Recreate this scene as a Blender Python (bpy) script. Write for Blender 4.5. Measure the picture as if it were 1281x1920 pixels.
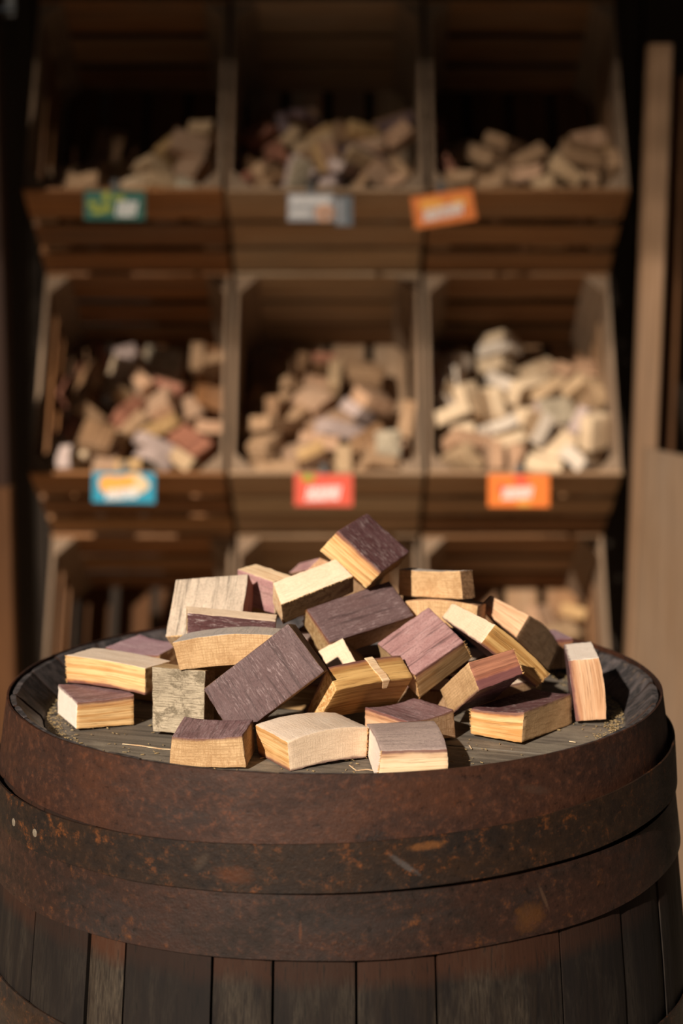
import bpy, bmesh, math, random
from mathutils import Vector, Matrix, Quaternion, noise

for o in list(bpy.data.objects): bpy.data.objects.remove(o)
SC = bpy.context.scene
COL = SC.collection

# ------------------------------------------------------------------ camera
PITCH = .147
cam_d = bpy.data.cameras.new('camera'); cam = bpy.data.objects.new('camera', cam_d); COL.objects.link(cam)
cam.location = (.0057, -1.5662, .3887)
cam.rotation_euler = (math.pi/2 - PITCH, 0, 0)
cam_d.sensor_fit = 'VERTICAL'; cam_d.sensor_height = 36; cam_d.lens = 3300/1920*36
cam_d.clip_start = .05; cam_d.clip_end = 100
cam_d.dof.use_dof = True; cam_d.dof.focus_distance = 1.45; cam_d.dof.aperture_fstop = 3.8
SC.camera = cam

# ------------------------------------------------------------------ light
wd = bpy.data.worlds.new('world'); SC.world = wd; wd.use_nodes = True
nt = wd.node_tree; nt.nodes.clear()
wo = nt.nodes.new('ShaderNodeOutputWorld'); wb = nt.nodes.new('ShaderNodeBackground')
sky = nt.nodes.new('ShaderNodeTexSky'); sky.sky_type = 'NISHITA'; sky.sun_disc = False
sky.sun_elevation = math.radians(30); sky.sun_rotation = math.radians(180+29); sky.dust_density = 3; sky.air_density = .8; sky.ozone_density = .6
wb.inputs['Strength'].default_value = .006
nt.links.new(sky.outputs[0], wb.inputs[0]); nt.links.new(wb.outputs[0], wo.inputs[0])

SUN_AZ, SUN_EL = math.radians(29), math.radians(30)
sd = bpy.data.lights.new('sun', 'SUN'); so = bpy.data.objects.new('sun', sd); COL.objects.link(so)
sd.energy = 5.6; sd.angle = math.radians(1.1); sd.color = (1, .875, .73)
to_sun = Vector((-math.sin(SUN_AZ)*math.cos(SUN_EL), -math.cos(SUN_AZ)*math.cos(SUN_EL), math.sin(SUN_EL)))
so.rotation_euler = to_sun.to_track_quat('Z', 'Y').to_euler()
so.location = to_sun*8

SC.view_settings.view_transform = 'Standard'; SC.view_settings.look = 'None'
SC.view_settings.exposure = 0.0; SC.view_settings.gamma = 1; SC.view_settings.use_curve_mapping = False
SC.cycles.max_bounces = 6; SC.cycles.use_denoising = True

# ------------------------------------------------------------------ helpers
def tag(o, label=None, cat=None, group=None, kind=None):
    for k, v in (('label', label), ('category', cat), ('group', group), ('kind', kind)):
        if v: o[k] = v
    return o
def empty(name, loc=(0,0,0), **kw):
    o = bpy.data.objects.new(name, None); COL.objects.link(o); o.location = loc; o.empty_display_size = .05
    return tag(o, **kw)
def link(name, me, mats=None, parent=None, loc=None, rot=None, quat=None):
    o = bpy.data.objects.new(name, me); COL.objects.link(o)
    if mats:
        for m in (mats if isinstance(mats, (list, tuple)) else [mats]): me.materials.append(m)
    if parent: o.parent = parent
    if loc is not None: o.location = loc
    if rot is not None: o.rotation_euler = rot
    if quat is not None: o.rotation_mode = 'QUATERNION'; o.rotation_quaternion = quat
    return o
def set_gc(me, pts, off=None):
    """grain coordinates, metres, grain along x"""
    a = me.attributes.new('gc', 'FLOAT_VECTOR', 'POINT')
    ox = off or (random.uniform(-9, 9), random.uniform(-9, 9), random.uniform(-9, 9))
    for i, p in enumerate(pts): a.data[i].vector = (p[0]+ox[0], p[1]+ox[1], p[2]+ox[2])
def N(nt, typ, **kw):
    n = nt.nodes.new(typ)
    for k, v in kw.items():
        if k in n.inputs: n.inputs[k].default_value = v
        else: setattr(n, k, v)
    return n
class Mat:
    def __init__(s, name, rough=.75, spec=.25):
        s.m = bpy.data.materials.new(name); s.m.use_nodes = True; s.nt = s.m.node_tree
        s.b = s.nt.nodes['Principled BSDF']; s.b.inputs['Roughness'].default_value = rough
        s.b.inputs['Specular IOR Level'].default_value = spec
        s.gc = s.node('ShaderNodeAttribute', attribute_name='gc').outputs['Vector']
    def node(s, t, **kw): return N(s.nt, t, **kw)
    def ln(s, a, b): s.nt.links.new(a, b)
    def scaled(s, sc, vec=None):
        n = s.node('ShaderNodeVectorMath', operation='MULTIPLY'); n.inputs[1].default_value = sc
        s.ln(vec or s.gc, n.inputs[0]); return n.outputs[0]
    def noise(s, sc, scale=1., detail=4., rough=.55, dist=0., vec=None):
        n = s.node('ShaderNodeTexNoise'); n.inputs['Scale'].default_value = scale; n.inputs['Detail'].default_value = detail
        n.inputs['Roughness'].default_value = rough; n.inputs['Distortion'].default_value = dist
        s.ln(s.scaled(sc, vec), n.inputs['Vector']); return n.outputs['Fac']
    def ramp(s, fac, stops, interp='LINEAR'):
        n = s.node('ShaderNodeValToRGB'); n.color_ramp.interpolation = interp
        e = n.color_ramp.elements
        while len(e) < len(stops): e.new(.5)
        for i, (p, c) in enumerate(stops):
            e[i].position = p; e[i].color = (c, c, c, 1) if not isinstance(c, (tuple, list)) else (*c, 1)
        s.ln(fac, n.inputs[0]); return n.outputs[0]
    def mix(s, a, b, fac, mode='MIX'):
        n = s.node('ShaderNodeMix', data_type='RGBA', blend_type=mode)
        for k, v in ((6, a), (7, b), (0, fac)):
            if isinstance(v, (int, float)): n.inputs[k].default_value = v
            elif isinstance(v, (tuple, list)): n.inputs[k].default_value = (*v, 1)
            else: s.ln(v, n.inputs[k])
        return n.outputs[2]
    def math(s, op, a, b=0.):
        n = s.node('ShaderNodeMath', operation=op)
        for i, v in enumerate((a, b)):
            if isinstance(v, (int, float)): n.inputs[i].default_value = v
            else: s.ln(v, n.inputs[i])
        return n.outputs[0]
    def sep(s, v):
        n = s.node('ShaderNodeSeparateXYZ'); s.ln(v, n.inputs[0]); return n.outputs
    def done(s, col, bump=None, strength=.3, dist=.001, rough=None):
        s.ln(col, s.b.inputs['Base Color'])
        if bump is not None:
            n = s.node('ShaderNodeBump'); n.inputs['Strength'].default_value = strength; n.inputs['Distance'].default_value = dist
            s.ln(bump, n.inputs['Height']); s.ln(n.outputs[0], s.b.inputs['Normal'])
        if rough is not None: s.ln(rough, s.b.inputs['Roughness'])
        return s.m

def sc3(c, k): return tuple(min(1, x*k) for x in c)
STAIN = (.125, .045, .055)
def wood_side(name, c, c2=None, stain=STAIN, streak=.6, edge=.86):
    """long grain; 'st' is 1 at the wine-stained face"""
    m = Mat(name, .7, .3)
    c2 = c2 or (c[0]*.68, c[1]*.55, c[2]*.42)
    n1 = m.noise((9, 330, 330), 1, 5, .6, .4)
    n2 = m.noise((4, 90, 90), 1, 3, .5, .8)
    n3 = m.noise((30, 1100, 1100), 1, 3, .65)
    col = m.mix(c, c2, m.ramp(n1, [(.40, 0.), (.60, 1.)]))
    big = m.noise((12, 30, 30), 1, 3, .6)
    col = m.mix(col, sc3(c, 1.15), m.math('MULTIPLY', m.ramp(big, [(.5, 0.), (.7, 1.)]), .6))
    col = m.mix(col, sc3(c2, .75), m.math('MULTIPLY', m.ramp(n2, [(.52, 0.), (.66, 1.)]), streak))
    pores = m.ramp(n3, [(.56, 0.), (.66, 1.)])
    col = m.mix(col, sc3(c2, .40), m.math('MULTIPLY', pores, .65))
    if stain:
        st = m.node('ShaderNodeAttribute', attribute_name='st').outputs['Fac']
        w = m.noise((60, 60, 60), 1, 3)
        f = m.math('ADD', st, m.math('MULTIPLY', m.math('SUBTRACT', w, .5), .16))
        mid = m.ramp(f, [(edge-.16, 0.), (edge, .75), (edge+.03, .75)])
        col = m.mix(col, (.42, .13, .07), m.math('MULTIPLY', mid, .45))
        col = m.mix(col, stain, m.math('MULTIPLY', m.ramp(f, [(edge, 0.), (edge+.08, 1.)]), .8))
    h = m.math('ADD', n1, m.math('MULTIPLY', pores, -.6))
    return m.done(col, h, .35, .0006)
def wood_end(name, c, saw=.4, rings=.5, stain=STAIN, dark=None):
    """cross-cut: saw marks both ways and growth rings"""
    m = Mat(name, .8, .2)
    d = dark or (c[0]*.52, c[1]*.42, c[2]*.32)
    nz = m.noise((700, 700, 700), 1, 3, .6)
    big = m.noise((35, 35, 35), 1, 3, .6, .5)
    w = m.node('ShaderNodeTexWave', wave_type='BANDS', bands_direction='Y'); w.inputs['Scale'].default_value = 1
    w.inputs['Distortion'].default_value = 3.5; w.inputs['Detail'].default_value = 2; w.inputs['Detail Scale'].default_value = .6
    m.ln(m.scaled((140, 140, 140)), w.inputs['Vector'])
    w2 = m.noise((60, 60, 900), 1, 4, .75, .3); w3 = m.noise((60, 900, 60), 1, 4, .75, .3)
    s1 = m.ramp(w2, [(.50, 0.), (.60, 1.)]); s2 = m.ramp(w3, [(.51, 0.), (.61, 1.)])
    col = m.mix(c, d, m.math('MULTIPLY', m.ramp(big, [(.40, 0.), (.68, 1.)]), rings*.8))
    col = m.mix(col, d, m.math('MULTIPLY', m.ramp(w.outputs['Fac'], [(.5, 0.), (1., 1.)]), rings*.45))
    col = m.mix(col, d, m.math('MULTIPLY', m.math('MAXIMUM', s1, s2), saw))
    col = m.mix(col, sc3(c, 1.18), m.math('MULTIPLY', m.ramp(nz, [(.5, 0.), (.75, 1.)]), .5))
    if stain:
        st = m.node('ShaderNodeAttribute', attribute_name='st').outputs['Fac']
        f = m.math('ADD', st, m.math('MULTIPLY', m.math('SUBTRACT', m.noise((90, 90, 90), 1, 2), .5), .12))
        col = m.mix(col, stain, m.math('MULTIPLY', m.ramp(f, [(.90, 0.), (.97, 1.)]), .75))
    h = m.math('ADD', nz, m.math('MULTIPLY', m.math('MAXIMUM', s1, s2), -1.))
    return m.done(col, h, .4, .0005)
def wood_skin(name, c, c2, specks=.5, lines=.5, speckcol=(.55, .42, .42), mott=.55):
    """the old stave surface: wine stain or weathered, with tartar specks and open grain"""
    m = Mat(name, .6, .35)
    n1 = m.noise((14, 330, 330), 1, 5, .65, .3)
    n2 = m.noise((22, 60, 60), 1, 5, .65, .4)
    n3 = m.noise((130, 700, 700), 1, 4, .75)
    n5 = m.noise((500, 500, 500), 1, 4, .8)
    col = m.mix(c, c2, m.ramp(n2, [(.38, 0.), (.64, 1.)]))
    col = m.mix(col, sc3(c, .40), m.math('MULTIPLY', m.ramp(n1, [(.53, 0.), (.63, 1.)]), lines))
    col = m.mix(col, sc3(c, .55), m.math('MULTIPLY', m.ramp(n5, [(.50, 0.), (.62, 1.)]), mott))
    patch = m.ramp(m.noise((50, 110, 110), 1, 4, .65), [(.42, .12), (.62, 1.)])
    sp = m.math('MULTIPLY', m.ramp(n3, [(.52, 0.), (.64, 1.)]), patch)
    col = m.mix(col, speckcol, m.math('MULTIPLY', sp, specks))
    return m.done(col, m.math('ADD', n1, m.math('ADD', n3, n5)), .6, .0007)

M = {}
M['side_gold']  = wood_side('side_gold', (.86, .57, .27), (.58, .29, .095))
M['side_yellow']= wood_side('side_yellow', (.68, .42, .16), (.42, .21, .06), streak=.4)
M['side_cream'] = wood_side('side_cream', (.93, .71, .47), (.74, .46, .25), streak=.3)
M['side_peach'] = wood_side('side_peach', (.74, .46, .28), (.54, .29, .15), streak=.3)
M['side_tan']   = wood_side('side_tan', (.55, .38, .20), (.36, .21, .09))
M['side_brown'] = wood_side('side_brown', (.30, .17, .085), (.15, .075, .035))
M['side_red']   = wood_side('side_red', (.40, .17, .10), (.19, .07, .045), edge=.62)
M['end_cream']  = wood_end('end_cream', (.90, .69, .50), .16, .2)
M['end_pale']   = wood_end('end_pale', (.97, .83, .72), .10, .08)
M['end_tan']    = wood_end('end_tan', (.72, .48, .26), .55, .65)
M['end_weave']  = wood_end('end_weave', (.52, .43, .31), .95, .6, dark=(.17, .135, .09))
M['end_brown']  = wood_end('end_brown', (.46, .30, .18), .75, .5)
M['end_dark']   = wood_end('end_dark', (.17, .10, .05), .7, .5)
M['skin_purple']= wood_skin('skin_purple', (.110, .042, .043), (.165, .080, .083), .85, .6, (.66, .54, .52))
M['skin_plum']  = wood_skin('skin_plum', (.125, .070, .070), (.165, .105, .105), .45, .75)
M['skin_pink']  = wood_skin('skin_pink', (.34, .175, .17), (.47, .275, .265), .3, 1.)
M['skin_rose']  = wood_skin('skin_rose', (.50, .26, .26), (.58, .36, .33), .2, .35)
M['skin_mauve'] = wood_skin('skin_mauve', (.34, .20, .23), (.44, .30, .32), .3, .25)
M['skin_grey']  = wood_skin('skin_grey', (.50, .44, .40), (.60, .50, .42), .4, .35, (.7, .66, .62))
M['skin_ash']   = wood_skin('skin_ash', (.44, .33, .30), (.54, .41, .36), .25, .35)
M['skin_tan']   = wood_skin('skin_tan', (.80, .62, .47), (.88, .72, .58), .2, .2, (.50, .38, .30), .22)
M['skin_fibre'] = wood_skin('skin_fibre', (.50, .40, .31), (.66, .53, .41), .55, .95, (.8, .7, .56))
M['skin_wine']  = wood_skin('skin_wine', (.20, .105, .108), (.31, .19, .195), .5, .6, (.62, .50, .50))
# ------------------------------------------------------------------ wood block builder
def hexa(cs, n=8, r=.0007, grain=0, looks=None, stain=None, bulge=(), rough=.00018, seed=0, gcoff=None):
    """cs: 8 local corners (T0..T3, B0..B3).  Rounded-edge hexahedron whose u runs T0>T1, v runs T0>T3, w runs B>T."""
    cs = [Vector(c) for c in cs]
    du = (cs[1]-cs[0]).length; dv = (cs[3]-cs[0]).length; dw = (cs[0]-cs[4]).length
    D = (du, dv, dw)
    def ts(d): return [0, min(.3, r/d)] + [k/n for k in range(1, n)] + [1-min(.3, r/d), 1]
    T = [ts(d) for d in D]; L = [len(t) for t in T]
    idx = {}; verts = []; gc = []; st = []
    def vert(i, j, k):
        key = (i, j, k)
        if key in idx: return idx[key]
        t = [T[0][i], T[1][j], T[2][k]]
        q = [t[a]*D[a] for a in range(3)]
        inner = [min(max(q[a], r), D[a]-r) for a in range(3)]
        dl = Vector([q[a]-inner[a] for a in range(3)])
        if dl.length > r: dl = dl.normalized()*r
        u, v, w = [(inner[a]+dl[a])/D[a] for a in range(3)]
        top = (cs[0]*(1-u)+cs[1]*u)*(1-v)+(cs[3]*(1-u)+cs[2]*u)*v
        bot = (cs[4]*(1-u)+cs[5]*u)*(1-v)+(cs[7]*(1-u)+cs[6]*u)*v
        p = bot*(1-w)+top*w
        for (face, amp, along) in bulge:
            tt = (u, v, w)[along]; s = 4*tt*(1-tt)
            if face in 'TB':
                ax = (cs[0]+cs[1]+cs[2]+cs[3]-cs[4]-cs[5]-cs[6]-cs[7]).normalized(); wt = w if face == 'T' else 1-w; sg = 1 if face == 'T' else -1
            elif face in ('v0', 'v1'):
                ax = (cs[3]-cs[0]+cs[7]-cs[4]).normalized(); wt = v if face == 'v1' else 1-v; sg = 1 if face == 'v1' else -1
            else:
                ax = (cs[1]-cs[0]+cs[5]-cs[4]).normalized(); wt = u if face == 'u1' else 1-u; sg = 1 if face == 'u1' else -1
            p = p + ax*(sg*amp*s*wt)
        if rough:
            nv = noise.noise_vector(p*160+Vector((seed*3.1, seed, 0)))*rough + noise.noise_vector(p*500+Vector((seed, 0, 7)))*rough*.6
            edge = sum(1 for a in range(3) if t[a] < .03 or t[a] > .97)
            if edge > 1: nv = nv*1.4 + noise.noise_vector(p*900+Vector((1, seed, 3)))*rough*1.8
            p = p + nv
        idx[key] = len(verts); verts.append(p)
        g = (u*du, v*dv, w*dw); gc.append((g[grain], g[(grain+1) % 3], g[(grain+2) % 3]))
        s = 0.
        if stain == 'T': s = w
        elif stain == 'B': s = 1-w
        elif stain == 'v0': s = 1-v
        elif stain == 'v1': s = v
        elif stain == 'u0': s = 1-u
        elif stain == 'u1': s = u
        st.append(s)
        return idx[key]
    faces = []; mi = []
    names = ['T', 'B', 'u0', 'u1', 'v0', 'v1']
    looks = looks or {}
    mats = []; 
    def slot(nm):
        m = M[nm]
        if m not in mats: mats.append(m)
        return mats.index(m)
    default = looks.get('side', 'side_tan'); enddef = looks.get('end', 'end_tan')
    def lk(face):
        if face in looks: return looks[face]
        ax = {'u': 0, 'v': 1}.get(face[0], 2)
        return enddef if ax == grain else default
    for nm in names:
        s = slot(lk(nm))
        if nm in 'TB':
            k = L[2]-1 if nm == 'T' else 0
            for i in range(L[0]-1):
                for j in range(L[1]-1): faces.append((vert(i,j,k), vert(i+1,j,k), vert(i+1,j+1,k), vert(i,j+1,k))); mi.append(s)
        elif nm[0] == 'u':
            i = L[0]-1 if nm == 'u1' else 0
            for j in range(L[1]-1):
                for k in range(L[2]-1): faces.append((vert(i,j,k), vert(i,j+1,k), vert(i,j+1,k+1), vert(i,j,k+1))); mi.append(s)
        else:
            j = L[1]-1 if nm == 'v1' else 0
            for i in range(L[0]-1):
                for k in range(L[2]-1): faces.append((vert(i,j,k), vert(i+1,j,k), vert(i+1,j,k+1), vert(i,j,k+1))); mi.append(s)
    me = bpy.data.meshes.new('wood_block'); me.from_pydata(verts, [], faces)
    me.polygons.foreach_set('material_index', mi)
    for m in mats: me.materials.append(m)
    bm = bmesh.new(); bm.from_mesh(me); bmesh.ops.recalc_face_normals(bm, faces=bm.faces); bm.to_mesh(me); bm.free()
    me.polygons.foreach_set('use_smooth', [True]*len(me.polygons)); me.set_sharp_from_angle(angle=math.radians(38))
    random.seed(seed*7+3)
    set_gc(me, gc, gcoff)
    a = me.attributes.new('st', 'FLOAT', 'POINT'); a.data.foreach_set('value', st)
    return me

def box_corners(d):
    x, y, z = d[0]/2, d[1]/2, d[2]/2
    return [(-x,-y,z), (x,-y,z), (x,y,z), (-x,y,z), (-x,-y,-z), (x,-y,-z), (x,y,-z), (-x,y,-z)]

def plank_mesh(L_, W_, T_, seed=0, n=6, r=.0012, warp=.0015, mats=()):
    """long board: x length, y width, z thickness, slightly warped and rounded"""
    random.seed(seed)
    bm = bmesh.new(); vs = []; gcs = []
    xs = [-L_/2+L_*k/n for k in range(n+1)]
    prof = [(-W_/2+r, -T_/2), (W_/2-r, -T_/2), (W_/2, -T_/2+r), (W_/2, T_/2-r), (W_/2-r, T_/2), (-W_/2+r, T_/2), (-W_/2, T_/2-r), (-W_/2, -T_/2+r)]
    rings = []
    ph = random.uniform(0, 6)
    for x in xs:
        ring = []
        for (y, z) in prof:
            nn = noise.noise(Vector((x*5+seed, y*8, ph)))*warp
            ring.append(bm.verts.new((x, y*(1+.01*math.sin(x*7+ph)), z+nn))); gcs.append((x, y, z))
        rings.append(ring)
    for a, b in zip(rings, rings[1:]):
        for k in range(8): bm.faces.new((a[k], b[k], b[(k+1) % 8], a[(k+1) % 8]))
    bm.faces.new(rings[0]); bm.faces.new(rings[-1][::-1])
    bmesh.ops.recalc_face_normals(bm, faces=bm.faces)
    me = bpy.data.meshes.new('board'); bm.to_mesh(me); bm.free()
    set_gc(me, gcs)
    return me

# ------------------------------------------------------------------ weathered timber, metal, ground
def old_timber(name, c, c2, grey=.3, greyc=(.16, .135, .11)):
    m = Mat(name, .8, .2)
    n1 = m.noise((4, 130, 130), 1, 5, .6, .5); n2 = m.noise((3, 16, 16), 1, 4, .6); n3 = m.noise((9, 600, 600), 1, 3, .6)
    col = m.mix(c, c2, m.ramp(n1, [(.38, 0.), (.66, 1.)]))
    col = m.mix(col, greyc, m.math('MULTIPLY', m.ramp(n2, [(.42, 0.), (.66, 1.)]), grey))
    col = m.mix(col, sc3(c2, .4), m.math('MULTIPLY', m.ramp(n3, [(.58, 0.), (.7, 1.)]), .6))
    return m.done(col, n1, .5, .001)
M['crate_orange'] = old_timber('crate_orange', (.36, .165, .065), (.17, .07, .025), .3)
M['crate_grey']   = old_timber('crate_grey', (.42, .27, .16), (.24, .14, .075), .5, (.36, .27, .19))
M['crate_brown']  = old_timber('crate_brown', (.34, .18, .085), (.17, .08, .035), .35, (.26, .18, .12))
M['crate_edge']   = old_timber('crate_edge', (.27, .185, .12), (.19, .12, .075), .4, (.24, .18, .13))
M['post_light']   = old_timber('post_light', (.24, .145, .085), (.17, .10, .055), .3, (.19, .13, .09))
M['post_dark']    = old_timber('post_dark', (.030, .013, .007), (.018, .008, .005), .1, (.04, .03, .025))
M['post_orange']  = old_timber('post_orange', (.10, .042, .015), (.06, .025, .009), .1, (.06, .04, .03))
M['panel_light']  = old_timber('panel_light', (.21, .135, .083), (.155, .095, .055), .5, (.17, .122, .086))
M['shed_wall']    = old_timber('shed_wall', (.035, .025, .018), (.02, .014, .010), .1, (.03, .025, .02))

def rust_mat(name, c, dark, orange, amount=.5, grey=(.026, .020, .018), rough=.5, orange_lo=.60, marks=()):
    m = Mat(name, rough+.1, .28)
    tc = m.node('ShaderNodeTexCoord').outputs['Object']
    a = m.noise((11, 11, 22), 1, 6, .7, .3, tc); b = m.noise((40, 40, 55), 1, 6, .75, .2, tc); d = m.noise((330, 330, 330), 1, 5, .75, 0, tc)
    e = m.noise((6, 6, 16), 1, 6, .7, .6, tc); g = m.noise((130, 130, 150), 1, 5, .7, 0, tc)
    col = m.mix(c, dark, m.ramp(a, [(.40, 0.), (.60, 1.)]))
    col = m.mix(col, grey, m.math('MULTIPLY', m.ramp(e, [(.5, 0.), (.64, 1.)]), .55))
    col = m.mix(col, sc3(c, 1.7), m.math('MULTIPLY', m.ramp(g, [(.50, 0.), (.66, 1.)]), .55))
    o = m.math('MULTIPLY', m.ramp(b, [(orange_lo, 0.), (orange_lo+.10, 1.)]), m.ramp(d, [(.40, .1), (.58, 1.)]))
    col = m.mix(col, orange, m.math('MULTIPLY', o, amount))
    fine = m.math('MULTIPLY', m.ramp(g, [(.56, 0.), (.66, 1.)]), m.ramp(d, [(.48, 0.), (.60, 1.)]))
    col = m.mix(col, sc3(orange, .75), m.math('MULTIPLY', fine, .5))
    col = m.mix(col, sc3(dark, .3), m.math('MULTIPLY', m.ramp(g, [(.32, 1.), (.42, 0.)]), .7))
    xyz = m.sep(tc); front = m.ramp(m.math('ADD', m.math('MULTIPLY', xyz[1], -2.), .5), [(.5, 0.), (.6, 1.)])
    for (mx, mz, rx, rz, an, mc, am) in marks:      # single stains and scratches of the old iron
        dx = m.math('SUBTRACT', xyz[0], mx); dz = m.math('SUBTRACT', xyz[2], mz); ca, sa = math.cos(an), math.sin(an)
        u = m.math('ADD', m.math('MULTIPLY', dx, ca/rx), m.math('MULTIPLY', dz, sa/rx)); v = m.math('ADD', m.math('MULTIPLY', dx, -sa/rz), m.math('MULTIPLY', dz, ca/rz))
        r2 = m.math('ADD', m.math('MULTIPLY', u, u), m.math('MULTIPLY', v, v))
        r2 = m.math('ADD', r2, m.math('MULTIPLY', m.math('SUBTRACT', g, .5), 3.))
        col = m.mix(col, mc, m.math('MULTIPLY', m.math('MULTIPLY', m.ramp(r2, [(.1, 1.), (1., 0.)]), front), am))
    return m.done(col, m.math('ADD', d, g), .5, .0009, rough=m.ramp(a, [(.3, rough-.1), (.7, rough+.18)]))
M['rust_red']  = rust_mat('rust_red', (.058, .023, .013), (.033, .014, .009), (.19, .055, .018), .5, marks=((.031, -.046, .017, .007, -.2, (.014, .010, .009), .8), (.155, -.022, .016, .004, -.3, (.10, .06, .04), .25)))
M['rust_dark'] = rust_mat('rust_dark', (.027, .014, .008), (.013, .008, .006), (.22, .068, .016), .75, orange_lo=.56, marks=((.070, -.0515, .017, .004, .08, (.20, .075, .02), .6), (.052, -.064, .017, .003, -.62, (.11, .095, .09), .55), (-.075, -.074, .018, .008, 0., (.16, .045, .012), .3), (-.10, -.066, .010, .004, .9, (.09, .06, .04), .3)))
M['rust_mid']  = rust_mat('rust_mid', (.034, .015, .010), (.018, .010, .007), (.18, .06, .015), .65, marks=((.150, -.118, .014, .013, 0., (.13, .05, .012), .45), (.162, -.105, .014, .0015, -1.2, (.13, .07, .04), .4), (-.025, -.115, .0016, .008, 0., (.16, .05, .015), .4)), grey=(.028, .021, .019))
M['rivet_metal'] = rust_mat('rivet_metal', (.24, .20, .15), (.13, .10, .075), (.2, .09, .03), .4)
M['clip_metal'] = rust_mat('clip_metal', (.10, .10, .10), (.06, .06, .06), (.1, .08, .06), .1)
M['bracket_metal'] = rust_mat('bracket_metal', (.16, .20, .24), (.10, .12, .15), (.1, .08, .06), .1)

def stave_mat():
    m = Mat('stave_wood', .75, .25)
    rnd = m.node('ShaderNodeObjectInfo').outputs['Random']
    z = m.sep(m.node('ShaderNodeTexCoord').outputs['Object'])[2]
    n1 = m.noise((5, 140, 140), 1, 5, .6, .4); n2 = m.noise((6, 22, 22), 1, 5, .65, .3); n3 = m.noise((12, 500, 500), 1, 3, .6)
    col = m.mix((.009, .006, .005), (.022, .014, .009), m.ramp(n1, [(.4, 0.), (.68, 1.)]))
    grey = m.math('MULTIPLY', m.ramp(n2, [(.46, 0.), (.62, 1.)]), m.ramp(n3, [(.38, .15), (.6, 1.)]))
    col = m.mix(col, (.10, .076, .052), m.math('MULTIPLY', grey, .7))
    # rust stain the hoop has left on the wood just under it
    zz = m.math('ADD', z, m.math('MULTIPLY', m.math('SUBTRACT', m.noise((6, 30, 30), 1, 4), .5), .02))
    f = m.ramp(m.math('MULTIPLY', m.math('ADD', zz, .30), 4.), [(.55, 0.), (.60, 1.)])
    col = m.mix(col, (.060, .019, .007), m.math('MULTIPLY', f, .75))
    col = m.mix(col, (.010, .007, .006), m.ramp(rnd, [(.25, .75), (.75, 0.)]))
    col = m.mix(col, (.006, .005, .004), m.math('MULTIPLY', m.ramp(n3, [(.58, 0.), (.68, 1.)]), .7))
    return m.done(col, n1, .5, .001)
M['stave'] = stave_mat()
def chime_mat():
    m = Mat('chime_wood', .55, .4)
    n1 = m.noise((8, 80, 80), 1, 5, .65, .4); n2 = m.noise((60, 60, 60), 1, 5, .7)
    col = m.mix((.035, .032, .033), (.12, .10, .10), m.ramp(n1, [(.42, 0.), (.66, 1.)]))
    col = m.mix(col, (.20, .14, .10), m.math('MULTIPLY', m.ramp(n2, [(.55, 0.), (.7, 1.)]), .5))
    return m.done(col, m.math('ADD', n1, n2), .6, .0012)
M['chime'] = chime_mat()
def head_mat():
    m = Mat('head_wood', .72, .3)
    n1 = m.noise((6, 160, 160), 1, 5, .65, .4); n2 = m.noise((14, 22, 22), 1, 5, .65, .4); n3 = m.noise((420, 420, 420), 1, 3, .7)
    col = m.mix((.18, .152, .122), (.085, .073, .06), m.ramp(n1, [(.4, 0.), (.65, 1.)]))
    col = m.mix(col, (.31, .265, .20), m.math('MULTIPLY', m.ramp(n2, [(.48, 0.), (.66, 1.)]), .6))
    col = m.mix(col, (.42, .33, .19), m.math('MULTIPLY', m.ramp(n3, [(.66, 0.), (.76, 1.)]), .6))
    return m.done(col, m.math('ADD', n1, n3), .5, .0009)
M['head'] = head_mat()
def plain(name, c, rough=.5, spec=.3, var=.15):
    m = Mat(name, rough, spec)
    tc = m.node('ShaderNodeTexCoord').outputs['Object']
    n = m.noise((40, 40, 40), 1, 3, .5, 0, tc)
    return m.done(m.mix(c, sc3(c, 1-var), n))
for k, c in dict(card_green=(.012, .10, .075), card_grey=(.36, .36, .38), card_orange=(.72, .20, .045), card_blue=(.02, .28, .42), card_red=(.68, .10, .06),
                 card_flame=(.82, .20, .035), print_white=(.85, .82, .80), print_amber=(.85, .38, .07), print_leaf=(.30, .33, .03), print_cream=(.75, .55, .32),
                 print_peach=(.62, .36, .24), print_crimson=(.75, .09, .05), print_dark=(.10, .11, .13), card_slate=(.13, .15, .17)).items():
    M[k] = plain(k, c)
def ground_mat():
    m = Mat('ground_gravel', .9, .2)
    tc = m.node('ShaderNodeTexCoord').outputs['Object']
    a = m.noise((3, 3, 3), 1, 6, .6, 0, tc); b = m.noise((60, 60, 60), 1, 4, .6, 0, tc)
    col = m.mix((.12, .092, .07), (.17, .13, .095), a); col = m.mix(col, (.14, .11, .08), m.math('MULTIPLY', m.ramp(b, [(.5, 0.), (.7, 1.)]), .6))
    return m.done(col, b, .6, .01)
M['ground'] = ground_mat()

M['crate_orange_b'] = old_timber('crate_orange_b', (.24, .11, .045), (.12, .05, .02), .3)
M['crate_orange_c'] = old_timber('crate_orange_c', (.40, .21, .09), (.24, .11, .045), .4, (.3, .2, .13))
M['crate_grey_b'] = old_timber('crate_grey_b', (.30, .18, .10), (.17, .10, .055), .4, (.26, .19, .13))
M['crate_grey_c'] = old_timber('crate_grey_c', (.50, .35, .22), (.32, .21, .12), .5, (.42, .33, .24))
M['crate_brown_b'] = old_timber('crate_brown_b', (.24, .12, .055), (.12, .055, .025), .3)
M['crate_brown_c'] = old_timber('crate_brown_c', (.40, .24, .13), (.24, .13, .065), .4, (.3, .22, .15))
M['bounce_paving'] = plain('bounce_paving', (.80, .62, .43), .85, .2)

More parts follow.
